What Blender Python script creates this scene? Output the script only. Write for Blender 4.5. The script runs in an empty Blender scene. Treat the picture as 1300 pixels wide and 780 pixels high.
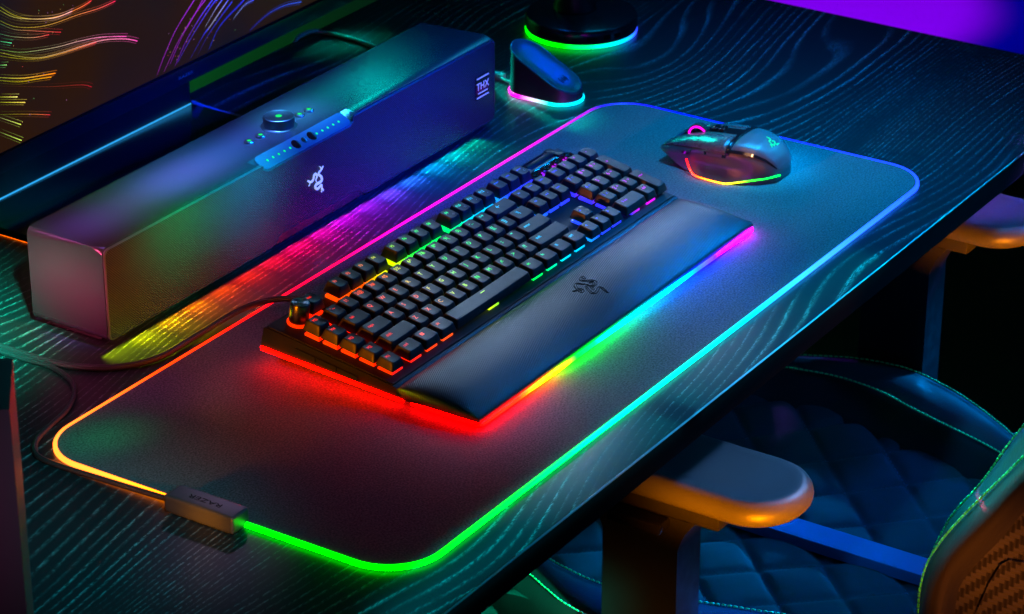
import bpy, bmesh, math, random
from mathutils import Vector, Matrix
random.seed(7)
MM = 0.001
S = bpy.context.scene
COL = S.collection
# ------------------------------------------------------------------ camera
cam_d = bpy.data.cameras.new('camera')
cam = bpy.data.objects.new('camera', cam_d); COL.objects.link(cam); S.camera = cam
R_ = Matrix(((0.5450242504387308, -0.8384199102258527, 0.0007877630181325742),
             (0.36811053303299995, 0.24013833894454586, 0.8982361680755875),
             (-0.7532882595022043, -0.48927051035784647, 0.43951241824157357)))
M4 = R_.transposed().to_4x4(); M4.translation = Vector((-1503.1, -1069.8, 1131.6)) * MM
cam.matrix_world = M4
cam_d.sensor_fit = 'HORIZONTAL'; cam_d.sensor_width = 36
cam_d.lens = 3674.16 / 1300 * 36
cam_d.clip_start = 0.05; cam_d.clip_end = 60
cam_d.dof.use_dof = True; cam_d.dof.focus_distance = 2.50; cam_d.dof.aperture_fstop = 15
# ------------------------------------------------------------------ world
wd = bpy.data.worlds.new('World'); S.world = wd; wd.use_nodes = True
wd.node_tree.nodes['Background'].inputs[0].default_value = (0.05, 0.12, 0.3, 1)
wd.node_tree.nodes['Background'].inputs[1].default_value = 0.012
S.view_settings.view_transform = 'Standard'; S.view_settings.look = 'None'
S.view_settings.exposure = 0; S.view_settings.gamma = 1
S.render.engine = 'CYCLES'
S.cycles.use_denoising = True
S.cycles.max_bounces = 6; S.cycles.diffuse_bounces = 3; S.cycles.glossy_bounces = 4
S.cycles.transmission_bounces = 4; S.cycles.sample_clamp_indirect = 4
S.cycles.caustics_reflective = False; S.cycles.caustics_refractive = False
# ------------------------------------------------------------------ area lights added out of view to tint the surfaces
def area(name, loc, tgt, sx, sy, col, power, spread=180):
    l = bpy.data.lights.new(name, 'AREA'); l.shape = 'RECTANGLE'; l.size = sx * MM; l.size_y = sy * MM
    l.color = col; l.energy = power; l.spread = math.radians(spread)
    o = bpy.data.objects.new(name, l); COL.objects.link(o)
    o.location = Vector(loc) * MM
    d = (Vector(tgt) - Vector(loc)).normalized()
    o.rotation_euler = d.to_track_quat('-Z', 'Y').to_euler()
    return o
LAMPS = [
 ('key_a', (1900, 820, 1110), (360, 225, 40), 220, 120, 7, (.42,.62,1), .0085),
 ('key_b', (2100, 800, 1110), (580, 225, 40), 220, 120, 7, (.42,.6,1), .0075),
 ('rest_a', (1830, 1160, 880), (335, 138, 20), 150, 60, 4, (.5,.7,1), .011),
 ('rest_b', (2100, 1160, 880), (580, 138, 20), 150, 60, 4, (.5,.7,1), .013),
 ('slope_a', (1500, -100, 965), (330, 100, 20), 160, 100, 5, (0,.25,1), .03),
 ('slope_b', (1750, -100, 965), (590, 100, 20), 160, 100, 5, (0,.22,1), .13),
 ('right_high', (1500, 330, 700), (900, 180, 0), 300, 300, 120, (0,.28,1), .3),
 ('right_back', (1250, 600, 420), (860, 300, 0), 160, 160, 100, (0,0.5,1), 0.12),
 ('overhead', (1000, 150, 1500), (860, 180, 0), 300, 300, 22, (0,.38,1), 1.05),
 ('front_right', (1300, -900, 600), (900, -40, 0), 400, 200, 60, (0,0.25,1), 0.6),
 ('front_left', (150, -700, 600), (200, 0, 0), 400, 200, 90, (0,0.3,0.6), 0.05),
 ('top_teal', (1310, 940, 540), (575, 460, 95), 70, 90, 14, (0,1,.75), .0035),
 ('top_violet', (285, 480, 1300), (280, 480, 95), 30, 200, 4, (.35,.16,1), .15),
 ('top_blue', (420, 480, 1300), (415, 480, 95), 30, 240, 4, (.08,.2,1), .5),
 ('top_cyan', (560, 480, 1300), (555, 480, 95), 30, 160, 4, (0,1,.9), .14),
 ('grille_left', (190, -560, 720), (200, 440, 60), 60, 60, 8, (1,.5,0), .035),
 ('grille_green', (300, -560, 720), (285, 440, 98), 60, 60, 7, (0,1,.25), .16),
 ('grille_cyan', (400, -560, 720), (375, 440, 98), 60, 60, 7, (0,.6,1), .2),
 ('grille_blue', (700, -560, 720), (610, 440, 60), 260, 60, 16, (0,.02,1), 1.0),
 ('left_green', (-500, -300, 900), (125, 590, 0), 60, 60, 9, (0,1,.6), .7),
 ('left_green_back', (-500, 1500, 800), (0, 600, 0), 100, 100, 6, (0,1,.6), .5),
 ('left_floor_teal', (-500, -600, 900), (-95, 255, 0), 100, 100, 15, (0,.8,.95), .12),
 ('near_teal', (330, -900, 700), (330, -24, 0), 760, 10, 2.5, (0,.75,.85), .25),
 ('cable_teal', (1500, 480, 520), (892, 700, 5), 40, 40, 4, (0,1,.6), .04),
 ('back_teal', (1165, 1200, 500), (862, 466, 22), 40, 40, 5, (0,1,.75), .12),
 ('dock_blue', (1632, 372, 689), (879, 430, 35), 60, 60, 7, (0,.04,1), .006),
 ('orange_desk', (-700, 330, 170), (430, 215, 38), 120, 120, 15, (1,.22,0), .1),
 ('box_orange', (-330, -60, 45), (-12, 180, 8), 30, 20, 6, (1,.3,0), .011),
 ('box_top', (700, 640, 480), (-5, 185, 16), 80, 60, 6, (.8,.5,1), .0005),
 ('orange_low', (-450, -800, -260), (350, -10, -240), 60, 160, 8, (1,.35,.03), .05),
 ('orange_arm', (-450, -800, -80), (365, -105, -76), 160, 36, 4.5, (1,.24,0), .28),
 ('wing_orange', (-450, -900, -100), (330, -320, -40), 100, 100, 9, (1,.22,.02), .07),
 ('bolster_left', (-200, -900, 200), (345, 122, -240), 40, 40, 5, (0,.8,.4), .22),
 ('desk_far', (1500, 900, 900), (1130, 230, 0), 120, 120, 26, (0,.10,1), .2),
 ('orange_arm_far', (200, -900, -120), (955, -70, -95), 120, 24, 4, (1,.24,0), .2),
 ('arm_far_top', (1600, -600, 500), (1005, -30, -60), 60, 60, 3, (.22,.12,1), .08),
 ('wing_teal', (500, 300, 500), (360, -310, 40), 150, 150, 12, (0,.8,1), .3),
 ('magenta_end', (-700, 560, 300), (176, 475, 55), 100, 60, 6, (1,.08,.22), .14),
 ('bevel_pink', (-240, 969, 821), (176, 480, 92), 300, 160, 5, (1,.14,.6), .045),
 ('bolster', (2000, -300, 10), (915, 10, -240), 200, 60, 12, (0,.3,1), .5),
 ('tower_magenta', (-1200, -800, 300), (-330, 140, 180), 100, 100, 12, (1,.1,.45), .02),
 ('chair_blue', (1900, -500, 900), (700, -60, -280), 300, 300, 20, (0,.14,1), .32),
 ('bolster_near', (1000, -900, 150), (430, -20, -240), 60, 60, 6, (0,.12,1), .25),
 ('chair_front', (200, -1100, 700), (620, -150, -260), 300, 300, 40, (0,0.25,0.8), 0.1),
 ('armrest_top', (1150, -230, 650), (385, -90, -60), 240, 160, 14, (.14,.42,1), .22),
 ('wall_green', (700, 1250, 700), (1000, 1600, 100), 300, 300, 70, (.03,1,.15), 5),
 ('edge', (1950, -760, 780), (820, -80, 0), 500, 160, 12, (0,.5,1), .3),
 ('pad_green', (-350, 500, 500), (45, 335, 4), 40, 40, 6, (0,1,.3), .005),
 ('mouse', (500, -100, 500), (800, 165, 25), 60, 60, 6, (1,.45,.2), .005),
 ('mouse_top', (1100, 695, 430), (802, 205, 38), 50, 50, 8, (0,1,.75), .005),
 ('mouse_palm', (1045, -125, 735), (835, 140, 35), 70, 70, 6, (0,.35,1), .12),
]
for nm_, lo_, tg_, sx_, sy_, spr_, co_, pw_ in LAMPS:
    area('added_light_' + nm_, lo_, tg_, sx_, sy_, co_, pw_, spr_)
# ------------------------------------------------------------------ materials
def nodes(name):
    m = bpy.data.materials.new(name); m.use_nodes = True
    nt = m.node_tree; return m, nt, nt.nodes['Principled BSDF']
def N(nt, typ, **kw):
    n = nt.nodes.new(typ)
    for k, v in kw.items():
        if k.startswith('i_'): n.inputs[int(k[2:])].default_value = v
        else: setattr(n, k, v)
    return n
def L(nt, a, b): nt.links.new(a, b)
def math_(nt, op, a, b=None):
    n = nt.nodes.new('ShaderNodeMath'); n.operation = op
    for i, v in enumerate((a, b)):
        if v is None: continue
        if hasattr(v, 'links'): nt.links.new(v, n.inputs[i])
        else: n.inputs[i].default_value = v
    return n.outputs[0]
def simple(name, col, rough=0.5, metal=0.0, spec=0.5, bump=0.0, bscale=1500, cvar=0.0, coat=0.0):
    m, nt, b = nodes(name)
    b.inputs['Base Color'].default_value = (*col, 1); b.inputs['Roughness'].default_value = rough
    b.inputs['Metallic'].default_value = metal; b.inputs['Specular IOR Level'].default_value = spec
    b.inputs['Coat Weight'].default_value = coat
    if bump or cvar:
        tc = N(nt, 'ShaderNodeTexCoord'); no = N(nt, 'ShaderNodeTexNoise'); no.inputs['Scale'].default_value = bscale
        no.inputs['Detail'].default_value = 3
        L(nt, tc.outputs['Object'], no.inputs['Vector'])
        if bump:
            bp = N(nt, 'ShaderNodeBump'); bp.inputs['Strength'].default_value = bump; bp.inputs['Distance'].default_value = 0.0004
            L(nt, no.outputs['Fac'], bp.inputs['Height']); L(nt, bp.outputs[0], b.inputs['Normal'])
        if cvar:
            no2 = N(nt, 'ShaderNodeTexNoise'); no2.inputs['Scale'].default_value = bscale * 0.03; no2.inputs['Detail'].default_value = 5
            L(nt, tc.outputs['Object'], no2.inputs['Vector'])
            mr = N(nt, 'ShaderNodeMapRange'); L(nt, no2.outputs['Fac'], mr.inputs[0])
            mr.inputs[1].default_value = 0.3; mr.inputs[2].default_value = 0.7
            mr.inputs[3].default_value = max(0.05, rough - cvar); mr.inputs[4].default_value = rough + cvar
            L(nt, mr.outputs[0], b.inputs['Roughness'])
    return m
def emitter(name, strength, col=None, base=0.02):
    m, nt, b = nodes(name)
    b.inputs['Base Color'].default_value = (base, base, base, 1); b.inputs['Roughness'].default_value = 0.35
    b.inputs['Emission Strength'].default_value = strength
    if col: b.inputs['Emission Color'].default_value = (*col, 1)
    else:
        a = N(nt, 'ShaderNodeAttribute'); a.attribute_name = 'Col'; L(nt, a.outputs['Color'], b.inputs['Emission Color'])
    return m
def wood():
    m, nt, b = nodes('dark_grained_wood')
    tc = N(nt, 'ShaderNodeTexCoord'); sp = N(nt, 'ShaderNodeSeparateXYZ'); L(nt, tc.outputs['Object'], sp.inputs[0])
    X, Y = sp.outputs[0], sp.outputs[1]
    def noise(sx, sy, detail=2, rough=0.5, seed=0.0, scale=1.0):
        c = N(nt, 'ShaderNodeCombineXYZ')
        L(nt, math_(nt, 'MULTIPLY', X, sx), c.inputs[0]); L(nt, math_(nt, 'MULTIPLY', Y, sy), c.inputs[1]); c.inputs[2].default_value = seed
        n = N(nt, 'ShaderNodeTexNoise'); n.inputs['Scale'].default_value = scale
        n.inputs['Detail'].default_value = detail; n.inputs['Roughness'].default_value = rough
        L(nt, c.outputs[0], n.inputs['Vector']); return n.outputs['Fac']
    warp = math_(nt, 'MULTIPLY', noise(1.25, 3.3, 1.1, 0.45, 5.9), 0.40)
    warp2 = math_(nt, 'MULTIPLY', noise(9, 26, 2, 0.5, 7.1), 0.0035)
    yy = math_(nt, 'ADD', math_(nt, 'ADD', math_(nt, 'ADD', Y, math_(nt, 'MULTIPLY', X, -0.05)), warp), warp2)
    ph = math_(nt, 'FRACT', math_(nt, 'MULTIPLY', yy, 1 / 0.0092))
    # asymmetric growth ring: sharp edge then fading open pores
    ring = N(nt, 'ShaderNodeValToRGB'); cr = ring.color_ramp
    cr.elements[0].position = 0.0; cr.elements[0].color = (0.0, 0.0, 0.0, 1)
    cr.elements[1].position = 1.0; cr.elements[1].color = (0.0, 0.0, 0.0, 1)
    for p_, v_ in ((0.44, 0.0), (0.56, 0.30), (0.72, 1.0), (0.79, 0.03)):
        e = cr.elements.new(p_); e.color = (v_, v_, v_, 1)
    L(nt, ph, ring.inputs[0])
    # pores: fine streaks along the grain
    fib = noise(210, 1500, 2, 0.65, 1.7)
    fr = N(nt, 'ShaderNodeMapRange'); L(nt, fib, fr.inputs[0]); fr.inputs[1].default_value = 0.47; fr.inputs[2].default_value = 0.60
    patch = noise(6, 30, 2, 0.5, 9.0)
    pr = N(nt, 'ShaderNodeMapRange'); L(nt, patch, pr.inputs[0]); pr.inputs[1].default_value = 0.36; pr.inputs[2].default_value = 0.64; pr.inputs[3].default_value = 0.2; pr.inputs[4].default_value = 1.1
    wn = N(nt, 'ShaderNodeTexWhiteNoise', noise_dimensions='1D'); L(nt, math_(nt, 'FLOOR', math_(nt, 'MULTIPLY', yy, 1 / 0.0092)), wn.inputs['W'])
    wr = N(nt, 'ShaderNodeMapRange'); L(nt, wn.outputs['Value'], wr.inputs[0]); wr.inputs[3].default_value = 0.3; wr.inputs[4].default_value = 1.0
    mask = math_(nt, 'MULTIPLY', math_(nt, 'MULTIPLY', math_(nt, 'MULTIPLY', ring.outputs[0], fr.outputs[0]), pr.outputs[0]), wr.outputs[0])
    mix = N(nt, 'ShaderNodeMix', data_type='RGBA'); L(nt, mask, mix.inputs[0])
    mix.inputs[6].default_value = (0.016, 0.017, 0.020, 1); mix.inputs[7].default_value = (0.62, 0.64, 0.66, 1)
    L(nt, mix.outputs[2], b.inputs['Base Color'])
    ro = N(nt, 'ShaderNodeMapRange'); L(nt, mask, ro.inputs[0]); ro.inputs[3].default_value = 0.31; ro.inputs[4].default_value = 0.6
    L(nt, ro.outputs[0], b.inputs['Roughness'])
    bp = N(nt, 'ShaderNodeBump'); bp.inputs['Strength'].default_value = 0.25; bp.inputs['Distance'].default_value = 0.0004
    L(nt, math_(nt, 'MULTIPLY', mask, -1.0), bp.inputs['Height']); L(nt, bp.outputs[0], b.inputs['Normal'])
    b.inputs['Specular IOR Level'].default_value = 0.5
    return m
def pad_mat():
    m, nt, b = nodes('pad_micro_texture')
    tc = N(nt, 'ShaderNodeTexCoord'); no = N(nt, 'ShaderNodeTexNoise'); no.inputs['Scale'].default_value = 620
    no.inputs['Detail'].default_value = 2; L(nt, tc.outputs['Object'], no.inputs['Vector'])
    cr = N(nt, 'ShaderNodeValToRGB'); cr.color_ramp.elements[0].position = 0.35; cr.color_ramp.elements[1].position = 0.68
    cr.color_ramp.elements[0].color = (0.035, 0.035, 0.038, 1); cr.color_ramp.elements[1].color = (0.16, 0.16, 0.165, 1)
    L(nt, no.outputs['Fac'], cr.inputs[0]); L(nt, cr.outputs[0], b.inputs['Base Color'])
    b.inputs['Roughness'].default_value = 0.75
    b.inputs['Sheen Weight'].default_value = 0.15
    bp = N(nt, 'ShaderNodeBump'); bp.inputs['Strength'].default_value = 0.9; bp.inputs['Distance'].default_value = 0.0009
    L(nt, no.outputs['Fac'], bp.inputs['Height']); L(nt, bp.outputs[0], b.inputs['Normal'])
    return m
def grid_mat(name, pitch, lo, hi, rough, metal, ang=0.0):
    """perforated or woven look: a fine dot lattice in the object's X-Z or X-Y plane"""
    m, nt, b = nodes(name)
    tc = N(nt, 'ShaderNodeTexCoord'); mp = N(nt, 'ShaderNodeMapping'); L(nt, tc.outputs['Object'], mp.inputs[0])
    mp.inputs['Rotation'].default_value = (0, ang, 0)
    sp = N(nt, 'ShaderNodeSeparateXYZ'); L(nt, mp.outputs[0], sp.inputs[0])
    k = 2 * math.pi / pitch
    a = math_(nt, 'SINE', math_(nt, 'MULTIPLY', sp.outputs[0], k)); c = math_(nt, 'SINE', math_(nt, 'MULTIPLY', sp.outputs[2], k))
    p = math_(nt, 'MULTIPLY', a, c)
    mr = N(nt, 'ShaderNodeMapRange'); L(nt, p, mr.inputs[0]); mr.inputs[1].default_value = -0.5; mr.inputs[2].default_value = 0.5
    mix = N(nt, 'ShaderNodeMix', data_type='RGBA'); L(nt, mr.outputs[0], mix.inputs[0])
    mix.inputs[6].default_value = (*lo, 1); mix.inputs[7].default_value = (*hi, 1)
    L(nt, mix.outputs[2], b.inputs['Base Color'])
    b.inputs['Roughness'].default_value = rough; b.inputs['Metallic'].default_value = metal
    bp = N(nt, 'ShaderNodeBump'); bp.inputs['Strength'].default_value = 0.5; bp.inputs['Distance'].default_value = 0.0003
    L(nt, p, bp.inputs['Height']); L(nt, bp.outputs[0], b.inputs['Normal'])
    return m
def weave_mat():
    m, nt, b = nodes('woven_leatherette')
    tc = N(nt, 'ShaderNodeTexCoord'); sp = N(nt, 'ShaderNodeSeparateXYZ'); L(nt, tc.outputs['Object'], sp.inputs[0])
    d = math_(nt, 'ADD', sp.outputs[0], math_(nt, 'MULTIPLY', sp.outputs[1], -1.0))
    s = math_(nt, 'SINE', math_(nt, 'MULTIPLY', d, 2 * math.pi / 0.0022))
    bp = N(nt, 'ShaderNodeBump'); bp.inputs['Strength'].default_value = 0.35; bp.inputs['Distance'].default_value = 0.0003
    L(nt, s, bp.inputs['Height']); L(nt, bp.outputs[0], b.inputs['Normal'])
    b.inputs['Base Color'].default_value = (0.045, 0.046, 0.05, 1); b.inputs['Roughness'].default_value = 0.40
    return m
def carbon_mat():
    m, nt, b = nodes('carbon_fibre')
    tc = N(nt, 'ShaderNodeTexCoord'); sp = N(nt, 'ShaderNodeSeparateXYZ'); L(nt, tc.outputs['Object'], sp.inputs[0])
    u = math_(nt, 'MULTIPLY', sp.outputs[1], 1 / 0.0042); v = math_(nt, 'MULTIPLY', sp.outputs[2], 1 / 0.0042)
    d = math_(nt, 'FRACT', math_(nt, 'MULTIPLY', math_(nt, 'ADD', math_(nt, 'FLOOR', u), math_(nt, 'FLOOR', v)), 0.25))
    w1 = math_(nt, 'SINE', math_(nt, 'MULTIPLY', u, 6.28)); w2 = math_(nt, 'SINE', math_(nt, 'MULTIPLY', v, 6.28))
    mixh = N(nt, 'ShaderNodeMix', data_type='FLOAT')
    L(nt, math_(nt, 'GREATER_THAN', d, 0.4), mixh.inputs[0]); L(nt, w1, mixh.inputs[2]); L(nt, w2, mixh.inputs[3])
    mix = N(nt, 'ShaderNodeMix', data_type='RGBA'); L(nt, math_(nt, 'GREATER_THAN', d, 0.4), mix.inputs[0])
    mix.inputs[6].default_value = (0.03, 0.03, 0.03, 1); mix.inputs[7].default_value = (0.08, 0.08, 0.08, 1)
    L(nt, mix.outputs[2], b.inputs['Base Color'])
    bp = N(nt, 'ShaderNodeBump'); bp.inputs['Strength'].default_value = 0.4; bp.inputs['Distance'].default_value = 0.0006
    L(nt, mixh.outputs[0], bp.inputs['Height']); L(nt, bp.outputs[0], b.inputs['Normal'])
    b.inputs['Roughness'].default_value = 0.3; b.inputs['Coat Weight'].default_value = 0.4
    return m
M_wood = wood(); M_pad = pad_mat(); M_weave = weave_mat(); M_carbon = carbon_mat()
M_led = emitter('rgb_diffuser', 3.0); M_rim = emitter('rgb_rim', 6.0); M_under = emitter('rgb_underglow', 38.0); M_legend = emitter('backlit_legend', 1.5); M_switch = emitter('clear_switch_housing', 1.5, base=0.2)
M_switch.node_tree.nodes['Principled BSDF'].inputs['Roughness'].default_value = 0.12
M_glow = emitter('dim_rgb_glow', 1.0)
M_key = simple('keycap_plastic', (0.017, 0.018, 0.021), 0.44, bump=0.12, bscale=4000, cvar=0.05)
M_black = simple('black_plastic', (0.009, 0.009, 0.011), 0.42, spec=0.3, bump=0.1, bscale=3000, cvar=0.06)
M_gloss = simple('gloss_black', (0.006, 0.006, 0.008), 0.10)
M_alu = simple('anodised_dark_aluminium', (0.13, 0.13, 0.145), 0.36, metal=0.7, bump=0.1, bscale=5000)
M_shell = simple('speaker_shell', (0.055, 0.055, 0.065), 0.26, metal=0.6, bump=0.05, bscale=4000)
M_steel = simple('brushed_steel', (0.55, 0.55, 0.58), 0.22, metal=1.0)
M_chrome = simple('polished_metal', (0.75, 0.78, 0.8), 0.12, metal=1.0)
M_rubber = simple('rubber', (0.012, 0.012, 0.012), 0.7)
M_mesh = grid_mat('speaker_grille_mesh', 0.0024, (0.004, 0.004, 0.005), (0.08, 0.08, 0.09), 0.27, 0.3)
M_leather = simple('dark_leather', (0.030, 0.030, 0.032), 0.42, bump=0.55, bscale=420, cvar=0.06)
M_suede = simple('suede', (0.030, 0.031, 0.036), 0.85, bump=0.5, bscale=900)
M_strap = simple('strap_leather', (0.09, 0.18, 0.45), 0.40, bump=0.4, bscale=500)
M_thread = simple('green_thread', (0.08, 0.95, 0.25), 0.6)
M_arm = simple('armrest_polyurethane', (0.045, 0.045, 0.05), 0.42, bump=0.45, bscale=900, cvar=0.04)
M_cable = simple('braided_cable', (0.045, 0.03, 0.035), 0.35, bump=0.9, bscale=1400)
M_cablet = simple('teal_lit_cable', (0.35, 0.4, 0.4), 0.4, bump=0.3, bscale=1400)
M_mouse = simple('mouse_shell', (0.07, 0.07, 0.08), 0.28, metal=0.3, bump=0.06, bscale=5000, cvar=0.02)
M_mside = simple('mouse_side_rubber', (0.04, 0.04, 0.044), 0.36, bump=0.2, bscale=3000)
M_floor = simple('dark_floor', (0.05, 0.05, 0.05), 0.55, bump=0.2, bscale=30)
M_wall = simple('painted_wall', (0.30, 0.30, 0.30), 0.8, bump=0.1, bscale=60)
M_print = simple('printed_mark', (0.003, 0.003, 0.004), 0.6, spec=0.1)
M_greyprint = simple('grey_printed_mark', (0.35, 0.38, 0.42), 0.35)
# ------------------------------------------------------------------ mesh helpers (all coordinates in millimetres)
def thing(name, label, cat, loc, group=None):
    o = bpy.data.objects.new(name, None); COL.objects.link(o); o.location = Vector(loc) * MM
    o.empty_display_size = 0.02
    o['label'] = label; o['category'] = cat
    if group: o['group'] = group
    return o
def tag(o, label=None, cat=None, group=None, kind=None):
    if label: o['label'] = label
    if cat: o['category'] = cat
    if group: o['group'] = group
    if kind: o['kind'] = kind
    return o
def base(parent):
    v = Vector((0, 0, 0)); p = parent
    while p is not None: v += p.location; p = p.parent
    return v / MM
def finish(name, bm, mat, parent=None, smooth=True, col=None, ang=35, loc=None):
    """bm in world mm -> object; col(co)->rgb paints attribute Col"""
    o0 = base(parent) if loc is None else Vector(loc)
    org = base(parent)
    if parent is None and loc is None:
        o0 = sum((v.co for v in bm.verts), Vector()) / max(1, len(bm.verts)); o0.z = min(v.co.z for v in bm.verts)
    cols = [col(v.co.copy()) for v in bm.verts] if col else None
    for v in bm.verts: v.co = (v.co - o0) * MM
    bmesh.ops.recalc_face_normals(bm, faces=bm.faces)
    me = bpy.data.meshes.new(name); bm.to_mesh(me); bm.free()
    if smooth:
        me.polygons.foreach_set('use_smooth', [True] * len(me.polygons)); me.set_sharp_from_angle(angle=math.radians(ang))
    if cols:
        a = me.attributes.new('Col', 'FLOAT_COLOR', 'POINT')
        a.data.foreach_set('color', [x for c in cols for x in (*c, 1.0)])
    me.materials.append(mat)
    o = bpy.data.objects.new(name, me); COL.objects.link(o); o.parent = parent
    o.location = (o0 - org) * MM
    return o
def inst(o, loc_mm, parent, rot=None, name=None):
    c = o.copy(); COL.objects.link(c); c.parent = parent; c.location = (Vector(loc_mm) - base(parent)) * MM
    if rot: c.rotation_euler = rot
    return c
def bevel(bm, w, seg=2, ang=30):
    es = [e for e in bm.edges if len(e.link_faces) == 2 and e.calc_face_angle(0) > math.radians(ang)]
    if es and w: bmesh.ops.bevel(bm, geom=es, offset=w, segments=seg, profile=0.6, affect='EDGES', clamp_overlap=True)
def box(x0, x1, y0, y1, z0, z1, bv=0, seg=2, bm=None):
    b = bmesh.new()
    bmesh.ops.create_cube(b, size=1)
    for v in b.verts:
        v.co = Vector(((x0 + x1) / 2 + v.co.x * (x1 - x0), (y0 + y1) / 2 + v.co.y * (y1 - y0), (z0 + z1) / 2 + v.co.z * (z1 - z0)))
    if bv: bevel(b, bv, seg)
    return b
def loft(secs, closed=True, cap=True, loop=False):
    bm = bmesh.new(); R = [[bm.verts.new(p) for p in s] for s in secs]; n = len(secs[0])
    rng = range(len(R)) if loop else range(len(R) - 1)
    for i in rng:
        a, b = R[i], R[(i + 1) % len(R)]
        for j in range(n if closed else n - 1):
            k = (j + 1) % n
            try: bm.faces.new((a[j], a[k], b[k], b[j]))
            except ValueError: pass
    if cap and closed and not loop:
        bm.faces.new(R[0]); bm.faces.new(list(reversed(R[-1])))
    return bm
def prism(poly, axis, a, b, bv=0, seg=2):
    """poly 2-D in the plane across axis; axis x: (y,z); y: (x,z); z: (x,y)"""
    def P(p, t):
        return Vector((t, p[0], p[1])) if axis == 'x' else Vector((p[0], t, p[1])) if axis == 'y' else Vector((p[0], p[1], t))
    bm = loft([[P(p, a) for p in poly], [P(p, b) for p in poly]])
    if bv: bevel(bm, bv, seg)
    return bm
def rrect(x0, x1, y0, y1, r, n=6, step=None):
    pts = []
    for cx, cy, a0 in ((x1 - r, y1 - r, 0), (x0 + r, y1 - r, 90), (x0 + r, y0 + r, 180), (x1 - r, y0 + r, 270)):
        for i in range(n + 1):
            a = math.radians(a0 + 90 * i / n); pts.append((cx + r * math.cos(a), cy + r * math.sin(a)))
    if step:
        out = []
        for i, p in enumerate(pts):
            q = pts[(i + 1) % len(pts)]; d = math.dist(p, q); k = max(1, int(d / step))
            for j in range(k): out.append((p[0] + (q[0] - p[0]) * j / k, p[1] + (q[1] - p[1]) * j / k))
        pts = out
    return pts
def smooth_path(P, n=6):
    P = [Vector(p) for p in P]; out = []
    for i in range(len(P) - 1):
        p0, p1, p2, p3 = P[max(0, i - 1)], P[i], P[i + 1], P[min(len(P) - 1, i + 2)]
        for k in range(n):
            t = k / n
            out.append(0.5 * ((2 * p1) + (p2 - p0) * t + (2 * p0 - 5 * p1 + 4 * p2 - p3) * t * t + (3 * p1 - p0 - 3 * p2 + p3) * t ** 3))
    out.append(P[-1]); return out
def tube(P, r, n=8, bm=None, closed=False):
    P = [Vector(p) for p in P]; secs = []
    for i, p in enumerate(P):
        t = (P[min(i + 1, len(P) - 1)] - P[max(i - 1, 0)]).normalized()
        up = Vector((0, 0, 1)) if abs(t.z) < 0.95 else Vector((1, 0, 0))
        a = t.cross(up).normalized(); b = a.cross(t)
        rr = r(i / (len(P) - 1)) if callable(r) else r
        secs.append([p + (a * math.cos(2 * math.pi * k / n) + b * math.sin(2 * math.pi * k / n)) * rr for k in range(n)])
    return loft(secs)
def lathe(prof, c, n=48, axis=None):
    bm = bmesh.new(); rings = []
    for r, z in prof:
        if r < 1e-6: rings.append([bm.verts.new((c[0], c[1], c[2] + z))]); continue
        rings.append([bm.verts.new((c[0] + r * math.cos(2 * math.pi * k / n), c[1] + r * math.sin(2 * math.pi * k / n), c[2] + z)) for k in range(n)])
    for a, b in zip(rings, rings[1:]):
        if len(a) == 1 and len(b) == 1: continue
        for k in range(n):
            j = (k + 1) % n
            if len(a) == 1: bm.faces.new((a[0], b[j], b[k]))
            elif len(b) == 1: bm.faces.new((a[k], a[j], b[0]))
            else: bm.faces.new((a[k], a[j], b[j], b[k]))
    return bm
def merge(*bms):
    out = bmesh.new()
    for b in bms:
        vs = [out.verts.new(v.co) for v in b.verts]; b.verts.index_update()
        for f in b.faces:
            try: out.faces.new([vs[v.index] for v in f.verts])
            except ValueError: pass
        b.free()
    return out
def xform(bm, mat):
    for v in bm.verts: v.co = mat @ v.co
    return bm
def text_bm(s, size, extrude=0.06, align='CENTER'):
    c = bpy.data.curves.new('t', 'FONT'); c.body = s; c.size = size; c.extrude = extrude; c.align_x = align; c.align_y = 'CENTER'
    c.resolution_u = 2
    o = bpy.data.objects.new('t', c); COL.objects.link(o)
    dg = bpy.context.evaluated_depsgraph_get()
    me = bpy.data.meshes.new_from_object(o.evaluated_get(dg))
    bm = bmesh.new(); bm.from_mesh(me)
    bpy.data.objects.remove(o); bpy.data.curves.remove(c); bpy.data.meshes.remove(me)
    return bm
def ribbon(P, w, thick=0.3):
    """flat ribbon in the XY plane; P 2-D points, w width or function of t"""
    P = smooth_path([(p[0], p[1], 0) for p in P], 5); secs = []
    for i, p in enumerate(P):
        t = (P[min(i + 1, len(P) - 1)] - P[max(i - 1, 0)]).normalized(); a = Vector((-t.y, t.x, 0))
        ww = (w(i / (len(P) - 1)) if callable(w) else w) / 2
        secs.append([p + a * ww, p + a * ww + Vector((0, 0, thick)), p - a * ww + Vector((0, 0, thick)), p - a * ww])
    return loft(secs)
def lerp_pal(pal, x):
    if x <= pal[0][0]: return pal[0][1]
    for (a, ca), (b, cb) in zip(pal, pal[1:]):
        if x <= b:
            t = (x - a) / (b - a); return tuple(ca[i] + (cb[i] - ca[i]) * t for i in range(3))
    return pal[-1][1]
# ------------------------------------------------------------------ setting
fl = finish('floor', box(-4000, 9000, -4000, 1600, -760, -740), M_floor, smooth=False); tag(fl, kind='structure')
wl = finish('wall', box(-4000, 2300, 1600, 1700, -740, 2400), M_wall, smooth=False); tag(wl, kind='structure')
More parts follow.
